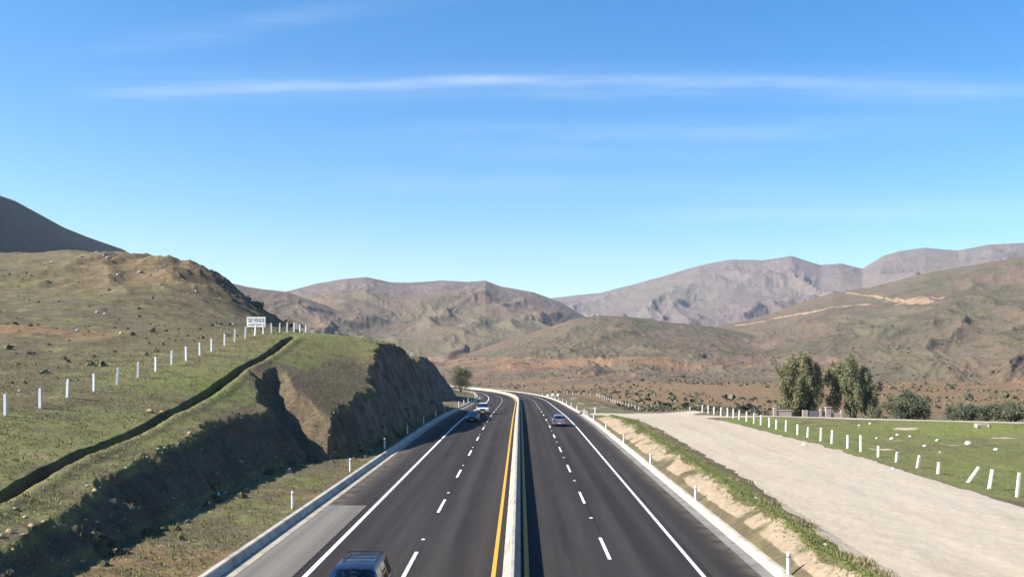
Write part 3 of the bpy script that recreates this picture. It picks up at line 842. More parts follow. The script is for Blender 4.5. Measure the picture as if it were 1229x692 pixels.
def dashes(name, xc, w, starts, ln):
    v = []; f = []
    for y0 in starts:
        if y0 > 500: continue
        ys = np.linspace(y0, y0 + ln, 3)
        for i, yy in enumerate(ys):
            sx = float(shiftx(yy)); z = float(zroad(yy)) + .012
            v += [(sx + xc - w / 2, yy, z), (sx + xc + w / 2, yy, z)]
        b = len(v) - 6
        f += [(b, b + 1, b + 3, b + 2), (b + 2, b + 3, b + 5, b + 4)]
    mesh_obj(name, np.array(v), f, M['white'], kind='structure')
dashes('lane_line', 3.75, .15, [38.4 + 15 * k - 30 for k in range(34)], 4.7)
dashes('lane_line', -4.47, .16, [35.2 + 15 * k - 30 for k in range(34)], 4.7)
b = sweep('median_barrier', [(-.67, -.02), (-.67, .08), (-.47, .30), (-.35, .88), (-.33, .90), (-.21, .90), (-.19, .88), (-.12, .30), (.03, .08), (.03, -.02)], -18, 840, M['concrete'],
          label='long whitish concrete median barrier dividing the two carriageways', cat='barrier')
# expansion joints of the barrier: thin dark strips that sit just proud of it
def joint_mesh(y):
    zr = float(zroad(y)); sx = float(shiftx(y)); m = MB()
    pr = [(-.672, .0), (-.672, .081), (-.472, .302), (-.352, .882), (-.332, .903), (-.208, .903), (-.188, .882), (-.118, .302), (.032, .081), (.032, .0)]
    vs = [(sx + p[0], y + e, zr + p[1] + .001) for e in (0, .03) for p in pr]
    k = len(pr)
    m.add(vs, [(j, j + 1, k + j + 1, k + j) for j in range(k - 1)])
    return m
for yj in list(np.arange(26, 210, 6.0)):
    joint_mesh(yj).build('joint', M['gate'], b)
sweep('kerb', [(-11.5, -.25), (-11.5, .03), (-11.64, .29), (-11.69, .32), (-11.90, .32), (-11.96, .27), (-11.96, -.25)], -20, 700, M['kerb'], kind='structure')
sweep('kerb', [(9.78, -.25), (9.78, .02), (9.94, .24), (9.99, .27), (10.18, .27), (10.24, .22), (10.24, -.25)], -20, 146.5, M['kerb'], kind='structure')
sweep('kerb', [(9.78, -.25), (9.78, .02), (9.94, .24), (9.99, .27), (10.18, .27), (10.24, .22), (10.24, -.25)], 153.5, 700, M['kerb'], kind='structure')
for k in range(16):
    yy = 42.6 + 15 * k
    for xc, side in ((-4.47, 'inbound'), (3.75, 'outbound')):
        if side == 'outbound' and k > 5: continue
        yq = yy if side == 'inbound' else yy + 5.8
        m = MB().box((0, 0, .022), (.18, .14, .044), .012, 0, .85)
        m.build('road_stud', M['post'], label='small pale road stud between dashes of %s carriageway lane line, %s from camera' % ('left' if side == 'inbound' else 'right', ORD[k]),
                cat='road stud', group='studs along the %s lane line' % ('left' if side == 'inbound' else 'right')).location = (xc + float(shiftx(yq)), yq, float(zroad(yq)) + .003)

# ------------------------------------------------------------------ posts
fp_mesh = None
def fence_post(x, y, z, tilt, lean_dir, label, group, sc=1.0):
    global fp_mesh
    if fp_mesh is None:
        m = MB().box((0, 0, .50), (.17, .17, 1.6), .015, 0, .92)
        o = m.build('fence_post', M['post']); fp_mesh = o.data
    else:
        o = bpy.data.objects.new('fence_post', fp_mesh); COL.objects.link(o)
    o.location = (x, y, z); o.scale = (1, 1, sc)
    q = Matrix.Rotation(tilt, 4, Vector((-math.sin(lean_dir), math.cos(lean_dir), 0)))
    o.rotation_euler = (q @ Matrix.Rotation(random.uniform(-.2, .2), 4, 'Z')).to_euler()
    tag(o, label, 'fence post', group)
    return o
Lpx = [6.7, 48.5, 81, 113, 140.5, 165.8, 187, 206, 223.6, 240, 254, 269.6, 281.9, 294.6, 306, 316, 326, 335.6, 344.6, 353, 360, 367]
for i, px in enumerate(Lpx):
    Y = 54.6 + 3.85 * i
    X = (px - CX) / F * Y
    if i == 4: extra = ', leaning to the right,'
    else: extra = ''
    fence_post(X, Y, height(X, Y), .07 if i == 4 else abs(random.gauss(0, .035)), 0 if i == 4 else random.uniform(0, 6), 'white concrete fence post%s on left hillside, %s from left frame edge' % (extra, ORD[i] if i else 'first'),
               'white posts of the left hillside fence', random.uniform(.95, 1.04) if i != 12 else 1.08)
for i, px in enumerate([493, 495.5, 498, 500.5, 503, 505.5, 508]):
    Y = 31 * F / (CX - px); X = -31
    fence_post(X, Y, height(X, Y), .02, i, 'tiny white fence post on far bank top behind the cutting, %s from left' % (ORD[i] if i else 'first'), 'white posts on the far bank top')
Rpx = [(1221, .10, 0), (1187, .16, 0), (1161, .62, 0), (1125, .08, 0), (1099.6, .20, 0), (1074.7, .12, 0), (1053.7, .02, 0), (1032.8, .0, 0), (1017, .02, 0), (998, .05, 0), (985, .03, 0), (969, .06, 0),
       (957, .02, 0), (943, .02, 0), (931.4, .03, 0), (923, .02, 0), (913, .03, 0), (905, .02, 0), (896, .02, 0), (887, .03, 0), (880, .02, 0), (873, .02, 0), (865, .03, 0), (857, .03, 0), (850, .02, 0), (843, .02, 0)]
RH = [1.1, .95, .95, .62, .72, .62, .70, 1.1, .92, 1.0, 1.0, .8, .86, .95, .85, .9, .95, 1, 1, .95, 1, 1, 1, .95, 1, .9]
for i, (px, tilt, dr) in enumerate(Rpx):
    X = 29.3 - .0 * i
    Y = X * F / (px - CX)
    lean = ' knocked over rightward' if i == 2 else (' leaning to the right' if tilt > .09 else (' half sunk in the grass' if RH[i] < .75 else ''))
    fence_post(X, Y, height(X, Y) - (1.3 * (1 - RH[i])), tilt, dr, 'white fence post%s beside dirt track, %s from right frame edge' % (lean, ORD[i] if i else 'first'), 'white posts along the right of the dirt track', 1.0)
for i, (px, Y, sc) in enumerate([(805, 178, .55), (811.5, 176, 1.15), (815, 173.5, 1.1), (818, 171.5, 1.0), (828, 165, .8)]):
    X = (px - CX) / F * Y
    fence_post(X, Y, height(X, Y), .04, i * 2, 'white post before dark scrub at far end of dirt track, %s from left' % (ORD[i] if i else 'first'), 'white posts at the far end of the dirt track', sc)
for i in range(24):
    Y = 228 + 7.0 * i
    X = 29.4 if i < 19 else 29.4 - (i - 18) * 1.9
    fence_post(X, Y, height(X, Y), .03, i, 'small distant white post of fence stepping down to plain, %s from near end' % (ORD[i] if i else 'first'), 'distant white posts stepping down to the plain', .9)
# slim delineators on the kerbs
dl = None
def delineator(x, y, z, label, group):
    global dl
    if dl is None:
        m = MB().tube([(0, 0, -.1), (0, 0, .84), (0, 0, .90)], [.075, .07, .05], 12)
        dl = m.build('delineator_post', M['post'], smooth=False); o = dl
        MB().tube([(0, 0, .70), (0, 0, .76)], .073, 12).build('reflector_band', M['gutter_grey'], o)
    else:
        o = copy_tree(dl)
    o.location = (x, y, z); tag(o, label, 'delineator', group)
ly = [50] + [50 + 17 * k for k in range(1, 20)]
for k, Y in enumerate(ly):
    x = -12.35 + float(shiftx(Y))
    delineator(x, Y, height(x - .2, Y) + .05, 'slim white delineator behind the left kerb, %s from the camera' % (ORD[k] if k else 'nearest'), 'delineators behind the left kerb')
for k in range(16):
    Y = 34.6 + 18.3 * k
    x = 10.09 + float(shiftx(Y))
    if 146 < Y < 154: continue
    delineator(x, Y, float(zroad(Y)) + .2, 'slim white delineator on the right kerb, %s from the camera' % (ORD[k] if k else 'nearest'), 'delineators on the right kerb')
# drain inlet where the right kerb is interrupted
e = empty('drain_inlet', (9.95, 150, float(zroad(150))), label='low concrete drain inlet in the gap of the right kerb beyond the silver car', cat='drain')
MB().box((.5, -2.6, .22), (.9, .35, .5), .03).box((.5, 2.6, .22), (.9, .35, .5), .03).box((1.0, 0, .16), (.3, 5.2, .4), .03).build('headwall', M['kerb'], e)
MB().box((.4, -1.6, .12), (.7, .9, .3), .02).box((.4, 1.2, .12), (.7, .9, .3), .02).build('opening_shade_block', M['dark'], e)  # solid black blocks; the shade inside the inlet is put into their colour
fence_post(12.3, 151, height(12.3, 151), .02, 1, 'lone white block post on the grass next to the kerb drain inlet', 'post by the drain inlet', .8)

# ------------------------------------------------------------------ sale sign on the hill
sy = 113.0
sx0, _, sz0 = unproj(307.5, 392, sy)
zg = height(sx0, sy)
sg = empty('sale_sign', (sx0, sy, zg), math.radians(-6), label='white SE VENDE board with black lettering on the left hillside behind the fence posts', cat='sign')
hb = sz0 - zg
MB().box((0, 0, hb + .6), (2.36, .05, 1.22), .01).build('board', M['sign'], sg)
m = MB(); 
for xx in (-.85, .85):
    MB().box((xx, .07, (hb + 1.15) / 2 - .15), (.09, .07, hb + 1.15 + .3), .01).build('leg', M['darkbark'], sg)
def text_mesh(name, body, size, loc, parent, mat, width=None):
    cu = bpy.data.curves.new(name, 'FONT'); cu.body = body; cu.size = size; cu.extrude = .004; cu.align_x = 'CENTER'; cu.offset = .004
    to = bpy.data.objects.new(name + '_tmp', cu); COL.objects.link(to)
    dg = bpy.context.evaluated_depsgraph_get()
    me = bpy.data.meshes.new_from_object(to.evaluated_get(dg))
    bpy.data.objects.remove(to)
    o = bpy.data.objects.new(name, me); COL.objects.link(o); me.materials.clear(); me.materials.append(mat)
    o.parent = parent; o.location = loc; o.rotation_euler = (math.radians(90), 0, 0)
    if width:
        xs = [v.co.x for v in me.vertices]; o.scale = (width / (max(xs) - min(xs)), 1, 1)
    return o
text_mesh('lettering', 'SE', .74, (-.75, -.034, hb + .56), sg, M['ink'], .60)
text_mesh('lettering', 'VENDE', .74, (.36, -.034, hb + .56), sg, M['ink'], 1.42)
m = MB()
xx = -.98
while xx < .95:
    w = random.uniform(.05, .13)
    m.box((xx + w / 2, -.03, hb + .27 + random.uniform(-.02, .02)), (w, .012, random.uniform(.10, .2)))
    xx += w + random.uniform(.03, .07)
m.build('small_writing', M['ink'], sg)

# ------------------------------------------------------------------ vehicles
def make_car(label, stations, glass_seg, width, paint, wheels, wheel_r, front, extras=None, loc=(0, 0, 0), rz=0, cat='car', name='parked_car', interior=True):
    """stations: (y, belt_z, top_z, body_half_width, roof_half_width, low_z); the front is at -y.
    glass_seg: dict segment index -> 'front', 'side', 'rear'"""
    root = empty(name, loc, rz, label=label, cat=cat)
    def sect(st):
        y, bz, tz, w, wr, lo = st
        cab = tz - bz > .12
        return [(w * .86, y, lo), (w * .98, y, lo + .10), (w, y, lo + .30), (w * 1.0, y, bz - .16), (w * .965, y, bz - .02), (w * .95, y, bz),
                (wr + (.03 if cab else .05), y, tz - (.10 if cab else .012)), (wr - .03, y, tz - (.03 if cab else .004)), (wr * .72, y, tz), (wr * .36, y, tz + .012), (0, y, tz + .016)]
    secs = []
    for st in stations:
        h = sect(st); secs.append(h + [(-p[0], p[1], p[2]) for p in h[-2::-1]])
    k = len(secs[0]); nh = 11
    V = [p for s_ in secs for p in s_]
    body = []; wind = []; sideL = {}; rear = []
    for i in range(len(secs) - 1):
        g = glass_seg.get(i)
        for j in range(k - 1):
            q = (i * k + j, i * k + j + 1, (i + 1) * k + j + 1, (i + 1) * k + j)
            jj = j if j < nh - 1 else (k - 2 - j)
            top = jj >= 6
            if g == 'front' and top: wind.append(q)
            elif g == 'rear' and top: rear.append(q)
            elif g in ('side',) and jj == 5: sideL.setdefault((i, j < nh - 1), []).append(q)
            else: body.append(q)
    n0 = len(secs) - 1
    body.append(tuple(range(k)))
    body.append(tuple(n0 * k + j for j in range(k))[::-1])
    for i in range(len(secs) - 1):
        body.append((i * k, (i + 1) * k, (i + 1) * k + k - 1, i * k + k - 1))
    def sub(name_, faces, mat, push=0.0):
        ids = sorted({a for q in faces for a in q}); mp = {a: n for n, a in enumerate(ids)}
        return mesh_obj(name_, np.array([V[a] for a in ids]), [tuple(mp[a] for a in q) for q in faces], mat, root, True)
    bo = sub('body', body, paint)
    bo.data.set_sharp_from_angle(angle=math.radians(32))
    if wind: sub('windscreen', wind, M['glass'])
    if rear: sub('rear_window', rear, M['glass'])
    for kk, fs in sideL.items(): sub('side_window', fs, M['glass'])
    L0, L1 = stations[0][0], stations[-1][0]
    hw = width / 2
    # wheels with dark arches
    for wy in wheels:
        for sx in (-1, 1):
            r = wheel_r
            t = MB().lathe_x([(-.11, r * .62), (-.11, r * .93), (-.07, r), (.07, r), (.11, r * .93), (.11, r * .62)], n=24).build('wheel', M['tyre'], root, True)
            t.location = (sx * (hw - .10), wy, r)
            MB().lathe_x([(sx * .085, .02), (sx * .115, .06), (sx * .09, r * .30), (sx * .105, r * .60), (sx * .06, r * .66), (-sx * .06, r * .66)], n=20).build('rim', M['rim'], t, False)
            ar = MB()
            pts = [(sx * (hw + .004), wy + (r + .06) * math.cos(a), r + (r + .06) * math.sin(a)) for a in np.linspace(-.15, math.pi + .15, 14)]
            cen = (sx * (hw + .004), wy, r)
            ar.add([cen] + pts, [(0, n + 1, n + 2) for n in range(13)])
            ar.build('wheel_arch', M['trim'], root)
    f = front
    for sx in (-1, 1):
        MB().box((sx * (hw - .26), L0 - .012, f['lamp_z']), (.36, .07, f.get('lamp_h', .16)), .03).build('headlight', M['lamp'], root)
        MB().box((sx * (hw - .17), L1 + .012, f['lamp_z'] + .1), (.2, .06, f.get('tail_h', .26)), .02).build('tail_light', M['redlamp'], root)
        st = [s_ for s_ in stations if s_[2] - s_[1] > .2][0]
        MB().box((sx * (hw + .09), st[0] - .10, st[1] + .08), (.2, .1, .15), .03).build('mirror', paint, root)
    MB().box((0, L0 - .012, f['lamp_z']), (width - 1.0, .06, f.get('grille_h', .18)), .015).build('grille', M['trim'], root)
    MB().box((0, L0 - .05, f['bump_z']), (width - .06, .16, .22), .05).build('front_bumper', M['trim'] if f.get('dark_bumper') else paint, root)
    MB().box((0, L1 + .05, f['bump_z']), (width - .06, .16, .22), .05).build('rear_bumper', M['trim'] if f.get('dark_bumper') else paint, root)
    MB().box((0, L0 - .14, f['bump_z']), (.36, .02, .13), .004).build('front_plate', M['plate'], root)
    MB().box((0, L1 + .14, f['bump_z'] + .02), (.36, .02, .14), .004).build('rear_plate', M['plate'], root)
    if interior:
        cab = [s_ for s_ in stations if s_[2] - s_[1] > .2]
        y0, y1 = cab[0][0], cab[-1][0]; bz = cab[0][1]
        for ys in (y0 + .75, y0 + 1.65):
            for sx in (-.36, .36):
                st = MB().box((sx, ys, bz - .12), (.5, .14, .62), .05).box((sx, ys, bz + .30), (.26, .1, .2), .04)
                st.build('seat', M['seat'], root)
        MB().box((0, y0 - .12, bz - .06), (width - .3, .5, .12), .04).build('dashboard', M['trim'], root)
        m = MB().tube([(.36 + .17 * math.cos(a), y0 + .24 + .07 * math.sin(a), bz + .02 + .16 * math.sin(a)) for a in np.linspace(0, 2 * math.pi, 17)], .015, 6, False)
        m.build('steering_wheel', M['trim'], root)
        MB().box((0, y0 + .06, cab[0][2] - .16), (.24, .03, .07), .01).build('rear_view_mirror', M['trim'], root)
    return root
def suv_stations(L, w, h, hood=1.05, belt=1.08, lo=.28):
    a = -L / 2; hw = w / 2; wr = hw - .26
    return [(a, belt - .20, belt - .17, hw * .88, hw * .72, lo + .08), (a + .12, belt - .11, belt - .08, hw * .96, hw * .78, lo), (a + .45, belt - .06, belt - .02, hw, hw * .82, lo), (a + 1.15, belt, belt + .04, hw, hw * .84, lo),
            (a + 1.20, belt, belt + .05, hw, wr + .14, lo), (a + 1.92, belt + .02, h - .05, hw, wr + .02, lo), (a + 2.02, belt + .02, h - .015, hw, wr, lo), (a + 2.72, belt + .02, h + .005, hw, wr, lo), (a + 2.84, belt + .02, h + .005, hw, wr, lo),
            (a + 3.55, belt + .02, h - .005, hw, wr, lo), (a + 3.66, belt + .02, h - .01, hw, wr, lo), (L / 2 - .32, belt + .02, h - .04, hw * .985, wr - .02, lo), (L / 2 - .22, belt + .02, h - .08, hw * .98, wr - .03, lo), (L / 2 - .03, belt, belt + .05, hw * .95, wr + .10, lo), (L / 2, belt - .2, belt - .18, hw * .92, hw * .8, lo + .06)]
suv_glass = {4: 'front', 5: 'side', 6: 'side', 8: 'side', 10: 'side', 12: 'rear'}
def add_rails(root, h, hw, y0, y1, bars):
    for sx in (-1, 1):
        MB().tube([(sx * hw, y0, h - .02), (sx * hw, y0 + .07, h + .065), (sx * hw, y1 - .07, h + .065), (sx * hw, y1, h - .02)], .022, 8).build('roof_rail', M['trim'], root)
    for yb in bars:
        MB().tube([(-hw, yb, h + .07), (hw, yb, h + .07)], .022, 8).build('crossbar', M['trim'], root)
# the near blue estate-shaped off-roader, half out of the bottom of the frame
SL, SW, SH = 4.75, 1.86, 1.75
wtop = -SL / 2 + 1.95
c1 = make_car('dark blue four wheel drive with roof rack in the bottom foreground', suv_stations(SL, SW, SH), suv_glass, SW, M['blue'], (-1.42, 1.42), .37,
              dict(lamp_z=.86, bump_z=.52), loc=(-5.27, 29.1 - wtop, 0), rz=0, cat='car', name='off_roader')
add_rails(c1, SH, .545, wtop + 1.0, SL / 2 - .42, (wtop + 1.12, SL / 2 - .58))
# white off-roader
c2 = make_car('white off-roader with sunlit roof and bonnet following the dark car out of the curve', suv_stations(4.7, 1.9, 1.80), suv_glass, 1.9, M['whitecar'], (-1.4, 1.4), .38,
              dict(lamp_z=.86, bump_z=.5, dark_bumper=True, grille_h=.3), loc=(-6.0, 150, float(zroad(150))), cat='car', name='off_roader')
add_rails(c2, 1.80, .56, -.4, 1.8, ())
def sedan_stations(L, w, h, belt=.92, lo=.24, hatch=False):
    a = -L / 2; hw = w / 2; wr = hw - .28
    e = L / 2
    tail = [(e - 1.02, belt + .02, h - .10, hw, wr - .02, lo), (e - .95, belt + .02, h - .16, hw, wr, lo), (e - .42, belt + .01, belt + .07, hw * .98, wr + .14, lo), (e - .08, belt - .01, belt + .04, hw * .95, hw * .78, lo), (e, belt - .14, belt - .12, hw * .9, hw * .74, lo + .08)]
    if hatch:
        tail = [(e - .50, belt + .02, h - .08, hw, wr - .02, lo), (e - .42, belt + .02, h - .13, hw, wr, lo), (e - .08, belt + .01, belt + .06, hw * .97, wr + .12, lo), (e - .03, belt - .01, belt + .03, hw * .95, hw * .78, lo), (e, belt - .16, belt - .14, hw * .92, hw * .74, lo + .08)]
    return [(a, belt - .28, belt - .26, hw * .86, hw * .7, lo + .08), (a + .15, belt - .20, belt - .17, hw * .95, hw * .76, lo), (a + .5, belt - .12, belt - .09, hw, hw * .80, lo), (a + 1.05, belt - .02, belt + .02, hw, hw * .82, lo),
            (a + 1.10, belt - .02, belt + .04, hw, wr + .16, lo), (a + 1.85, belt, h - .05, hw, wr + .02, lo), (a + 1.95, belt, h - .02, hw, wr, lo), (a + 2.5, belt + .01, h, hw, wr, lo), (a + 2.6, belt + .01, h, hw, wr, lo)] + tail
sed_glass = {4: 'front', 5: 'side', 6: 'side', 8: 'side', 10: 'rear'}
c3 = make_car('dark saloon car in the shade of the cutting ahead of the white off-roader', sedan_stations(4.4, 1.74, 1.42), sed_glass, 1.74, M['darkcar'], (-1.35, 1.3), .31,
              dict(lamp_z=.66, bump_z=.42, lamp_h=.14), loc=(-6.5, 127, float(zroad(127))), cat='car', name='saloon_car')
c4 = make_car('silver hatchback driving away alone on the right carriageway', sedan_stations(4.0, 1.70, 1.46, hatch=True), sed_glass, 1.70, M['silver'], (-1.25, 1.2), .31,
              dict(lamp_z=.68, bump_z=.45, lamp_h=.14), loc=(4.95, 117.5, float(zroad(117.5))), rz=0, cat='car', name='hatchback_car')
c4.rotation_euler = (0, 0, math.pi)

# ------------------------------------------------------------------ plants
def leaf_cloud(centers, radii, per, size, droop=0.0, flat=.9):
    """many small leaf-sized quads spread through clumps"""
    vs = []; ts = []
    for (c, rad) in zip(centers, radii):
        n = int(per * (rad[0] * rad[1] * rad[2]) ** (2 / 3))
        d = RNG.normal(size=(n, 3)); d /= np.linalg.norm(d, axis=1)[:, None]
        rr = RNG.random(n) ** .42
        p = c + d * rr[:, None] * np.array(rad) + RNG.normal(size=(n, 3)) * size * .5
        p[:, 2] -= droop * RNG.random(n) ** 2 * rad[2]
        a = RNG.normal(size=(n, 3)); a[:, 2] -= droop * 1.6; a /= np.linalg.norm(a, axis=1)[:, None]
        b_ = np.cross(a, RNG.normal(size=(n, 3))); b_ /= np.linalg.norm(b_, axis=1)[:, None] + 1e-9
        sz = size * (.6 + .8 * RNG.random(n))[:, None]
        w = sz * .36
        q = np.stack([p - b_ * w, p + a * sz * .45 - b_ * w * .2, p + a * sz, p + b_ * w], 1)
        vs.append(q.reshape(-1, 3))
        tone = np.clip(RNG.normal(.45, .2) + RNG.normal(size=n) * .18, 0, 1); dry = np.clip(RNG.normal(.12, .15) + RNG.normal(size=n) * .15, 0, 1)
        col = np.stack([tone, dry, tone * 0, tone * 0 + 1], 1)
        ts.append(np.repeat(col, 4, 0))
    v = np.concatenate(vs); f = np.arange(len(v)).reshape(-1, 4)
    return v, f, np.concatenate(ts)
def tree(name, label, loc, hgt, limbs, clumps, mat, bark, trunk_r, per=320, leaf=.3, droop=.5, group=None, cat='tree', stems=None):
    root = empty(name, loc, 0, label=label, cat=cat, group=group)
    m = MB()
    for pts, r0 in limbs:
        n = len(pts)
        m.tube(pts, [r0 * (1 - .75 * i / (n - 1)) for i in range(n)], 8)
    m.build('trunk', bark, root, True)
    C = [np.array(c[:3]) for c in clumps]; R = [c[3] if isinstance(c[3], tuple) else (c[3],) * 3 for c in clumps]
    v, f, t = leaf_cloud(C, R, per, leaf, droop)
    mesh_obj('crown', v, f, mat, root, False, {'tint': t})
    return root
def euc(label, px0, px1, ytop, ybase, Y, seed, lean=0, skirts=True):
    rnd = random.Random(seed)
    x0, _, zt = unproj(px0, ytop, Y); x1 = unproj(px1, ytop, Y)[0]
    cx = (x0 + x1) / 2; hw = (x1 - x0) / 2; zb = height(cx, Y); hh = zt - zb
    limbs = []; clumps = []
    heads = []
    nl = 6 if skirts else 5
    for i in range(nl):
        fx = (i + .5) / nl * 2 - 1
        top = hh * (1 - .22 * abs(fx - lean) ** 1.3) * rnd.uniform(.9, 1.0)
        x = fx * hw * .74; y = rnd.uniform(-1, 1) * hw * .6
        pts = [(fx * .25, y * .1, -.4), (x * .25, y * .3, hh * .22), (x * .6, y * .7, hh * .5), (x * .95, y, top - .7)]
        limbs.append((pts, .24 if i == nl // 2 else .15))
        heads.append((x, y, top))
        z = top - .7
        while z > hh * (.10 if skirts else .22):
            k = (top - z) / hh
            rr = rnd.uniform(.62, 1.1) * (1.0 if k < .75 else .8)
            t = z / max(top, .1)
            clumps.append((x * (.45 + .55 * t) + rnd.uniform(-.75, .75) * hw * .42, y * (.5 + .5 * t) + rnd.uniform(-.8, .8) * hw * .45, z, (rr * .75, rr * .8, rr * 1.15)))
            if rnd.random() < .75:
                clumps.append((x * 1.15 + rnd.uniform(-.5, .5) * hw * .5, y + rnd.uniform(-1, 1) * hw * .5, z - rnd.uniform(0, .7), (rr * .5, rr * .55, rr * .95)))
            z -= rnd.uniform(.42, .8)
    for h in heads:
        clumps.append((h[0], h[1], h[2] - .45, (.42, .45, .55)))
    # limit to the width seen
    cl = [(max(-hw + .5, min(hw - .5, c[0])), c[1], c[2], c[3]) for c in clumps]
    return tree('eucalyptus_tree', label, (cx, Y, zb), hh, limbs, cl, M['euc'], M['bark'], .2, 600, .25, 1.1, 'eucalyptus trees by the ruined gate')
euc('tall dense eucalyptus with foliage down to the ground, left of the grey gate', 933, 992, 413, 501, 145, 3)
euc('slightly shorter open eucalyptus with pale bare trunk, right of the grey gate', 993, 1057, 420, 500, 146, 8, -.35, False)
def bush(name, label, px0, px1, ytop, Y, seed, group, mat='olive', n=34, leaf=.26, per=300, cat='bush', trunk_h=.6):
    rnd = random.Random(seed)
    x0, _, zt = unproj(px0, ytop, Y); x1 = unproj(px1, ytop, Y)[0]
    cx = (x0 + x1) / 2; hw = (x1 - x0) / 2; zb = height(cx, Y); hh = zt - zb
    limbs = []; clumps = []
    for i in range(5):
        a = i * 1.3 + rnd.random()
        limbs.append(([(0.1 * math.cos(a), .1 * math.sin(a), -.2), (hw * .25 * math.cos(a), hw * .2 * math.sin(a), hh * .35), (hw * .55 * math.cos(a), hw * .4 * math.sin(a), hh * .75)], .12))
    for i in range(n):
        a = rnd.random() * 6.283; q = rnd.random() ** .6
        x = hw * .84 * q * math.cos(a); y = hw * .7 * q * math.sin(a)
        zz = hh * (.20 + .70 * rnd.random() * (1 - .45 * q ** 2))
        r = rnd.uniform(.13, .24) * max(hh, hw)
        clumps.append((x, y, zz, (r, r, r * .8)))
    return tree(name, label, (cx, Y, zb), hh, limbs, clumps, M[mat], M['darkbark'], .12, per, leaf, .1, group, cat)
bush('olive_tree', 'round grey-green olive tree right of the two tall eucalyptus trees', 1054, 1119, 467, 140, 5, 'olive trees behind the field', n=44)
bush('olive_tree', 'low olive shrub left of the darker bush at the right frame edge', 1132, 1190, 482, 138, 6, 'olive trees behind the field', n=44)
bush('olive_tree', 'low dark olive shrub cut by the right frame edge behind the pale track', 1180, 1250, 480, 137, 7, 'olive trees behind the field', n=50)
bush('olive_tree', 'small sprawling green shrub between the open eucalyptus and the round olive tree', 1036, 1064, 486, 141, 9, 'olive trees behind the field', n=18)
bush('roadside_tree', 'loose rounded tree standing beyond the cutting left of the far curve', 540, 566, 437, 330, 12, None, 'euc', n=30, leaf=.34, per=90, cat='tree')
bush('roadside_bush', 'low pale bush left of the rounded tree beyond the cutting', 524, 540, 452, 330, 13, None, 'scrub', n=14, leaf=.36, per=100)

# scrub on the plain and the hills, past counting
def scrub_field(name, n, sampler, size, faces_each, leaf, tint=(.4, .2), mat='scrub', label=None, cat=None):
    X, Y = sampler(n)
    Z = height_full(X, Y)[0]
    n = len(X)
    vs = []; ts = []
    sz = size(n)
    k = faces_each
    d = RNG.normal(size=(n, k, 3)); d[..., 2] = np.abs(d[..., 2]); d /= np.linalg.norm(d, axis=2)[..., None]
    p = d * (sz[:, None, None] * np.array([.5, .5, .55])) * (.55 + .45 * RNG.random((n, k, 1)))
    p = p + np.stack([X, Y, Z], -1)[:, None, :]
    a = np.cross(d, RNG.normal(size=(n, k, 3))); a /= np.linalg.norm(a, axis=2)[..., None] + 1e-9
    b_ = np.cross(d, a) + d * RNG.normal(size=(n, k, 1)) * .5
    w = sz[:, None, None] * leaf
    q = np.stack([p - a * w - b_ * w, p + a * w - b_ * w * .6, p + a * w * .7 + b_ * w, p - a * w * .8 + b_ * w * .8], 2)
    tone = np.clip(RNG.normal(tint[0], .25, (n, 1, 1)) + RNG.normal(size=(n, k, 1)) * .1, 0, 1) * np.ones((1, 1, 4)); dry = np.clip(RNG.normal(tint[1], .25, (n, 1, 1)), 0, 1) * np.ones((1, k, 4))
    col = np.stack([tone, dry, tone * 0, tone * 0 + 1], -1).reshape(-1, 4)
    v = q.reshape(-1, 3)
    mesh_obj(name, v, np.arange(len(v)).reshape(-1, 4), M[mat], None, False, {'tint': col}, label=label, cat=cat, kind='stuff')
def plain_sampler(n):
    a = RNG.uniform(-.30, .52, n * 2); r = 240 + 1260 * RNG.random(n * 2) ** 1.1
    X = r * np.sin(a); Y = r * np.cos(a); s = X - shiftx(Y)
    ok = ((s > 31) | (s < -48) | (r > 700)) & (np.abs(s) > 20)
    ok &= fbm(X / 70, Y / 110, 3, 301) + RNG.random(n * 2) * .45 > .22
    return X[ok][:n], Y[ok][:n]
scrub_field('chaparral', 8000, plain_sampler, lambda n: np.exp(RNG.normal(-.12, .5, n)), 12, .28, (.55, .3), label='dark scattered chaparral over the plain and lower hills', cat='scrub')
def wash_sampler(n):
    X = RNG.uniform(22, 60, n * 2); Y = 203 + RNG.normal(size=n * 2) * 20 + (X - 30) * .2
    ok = (Y > 172) & (X - 31 > -RNG.random(n * 2) * 6) & (Y < 290)
    return X[ok][:n], Y[ok][:n]
scrub_field('riverbed_scrub', 900, wash_sampler, lambda n: RNG.uniform(.7, 2.0, n), 34, .12, (.05, .0), label='dense dark scrub filling the dip beyond the dirt track', cat='scrub')
def left_sampler(n):
    a = RNG.uniform(-.54, -.20, n * 2); r = 58 * (330 / 58) ** RNG.random(n * 2)
    X = r * np.sin(a); Y = r * np.cos(a)
    ok = (X < -33) & (fbm(X / 14, Y / 14, 3, 311) + RNG.random(n * 2) * .5 > .22)
    return X[ok][:n], Y[ok][:n]
scrub_field('hillside_scrub', 420, left_sampler, lambda n: np.exp(RNG.normal(-1.1, .45, n)), 40, .14, (.75, .25), label='low dry shrubs dotted over the left hillside', cat='scrub')
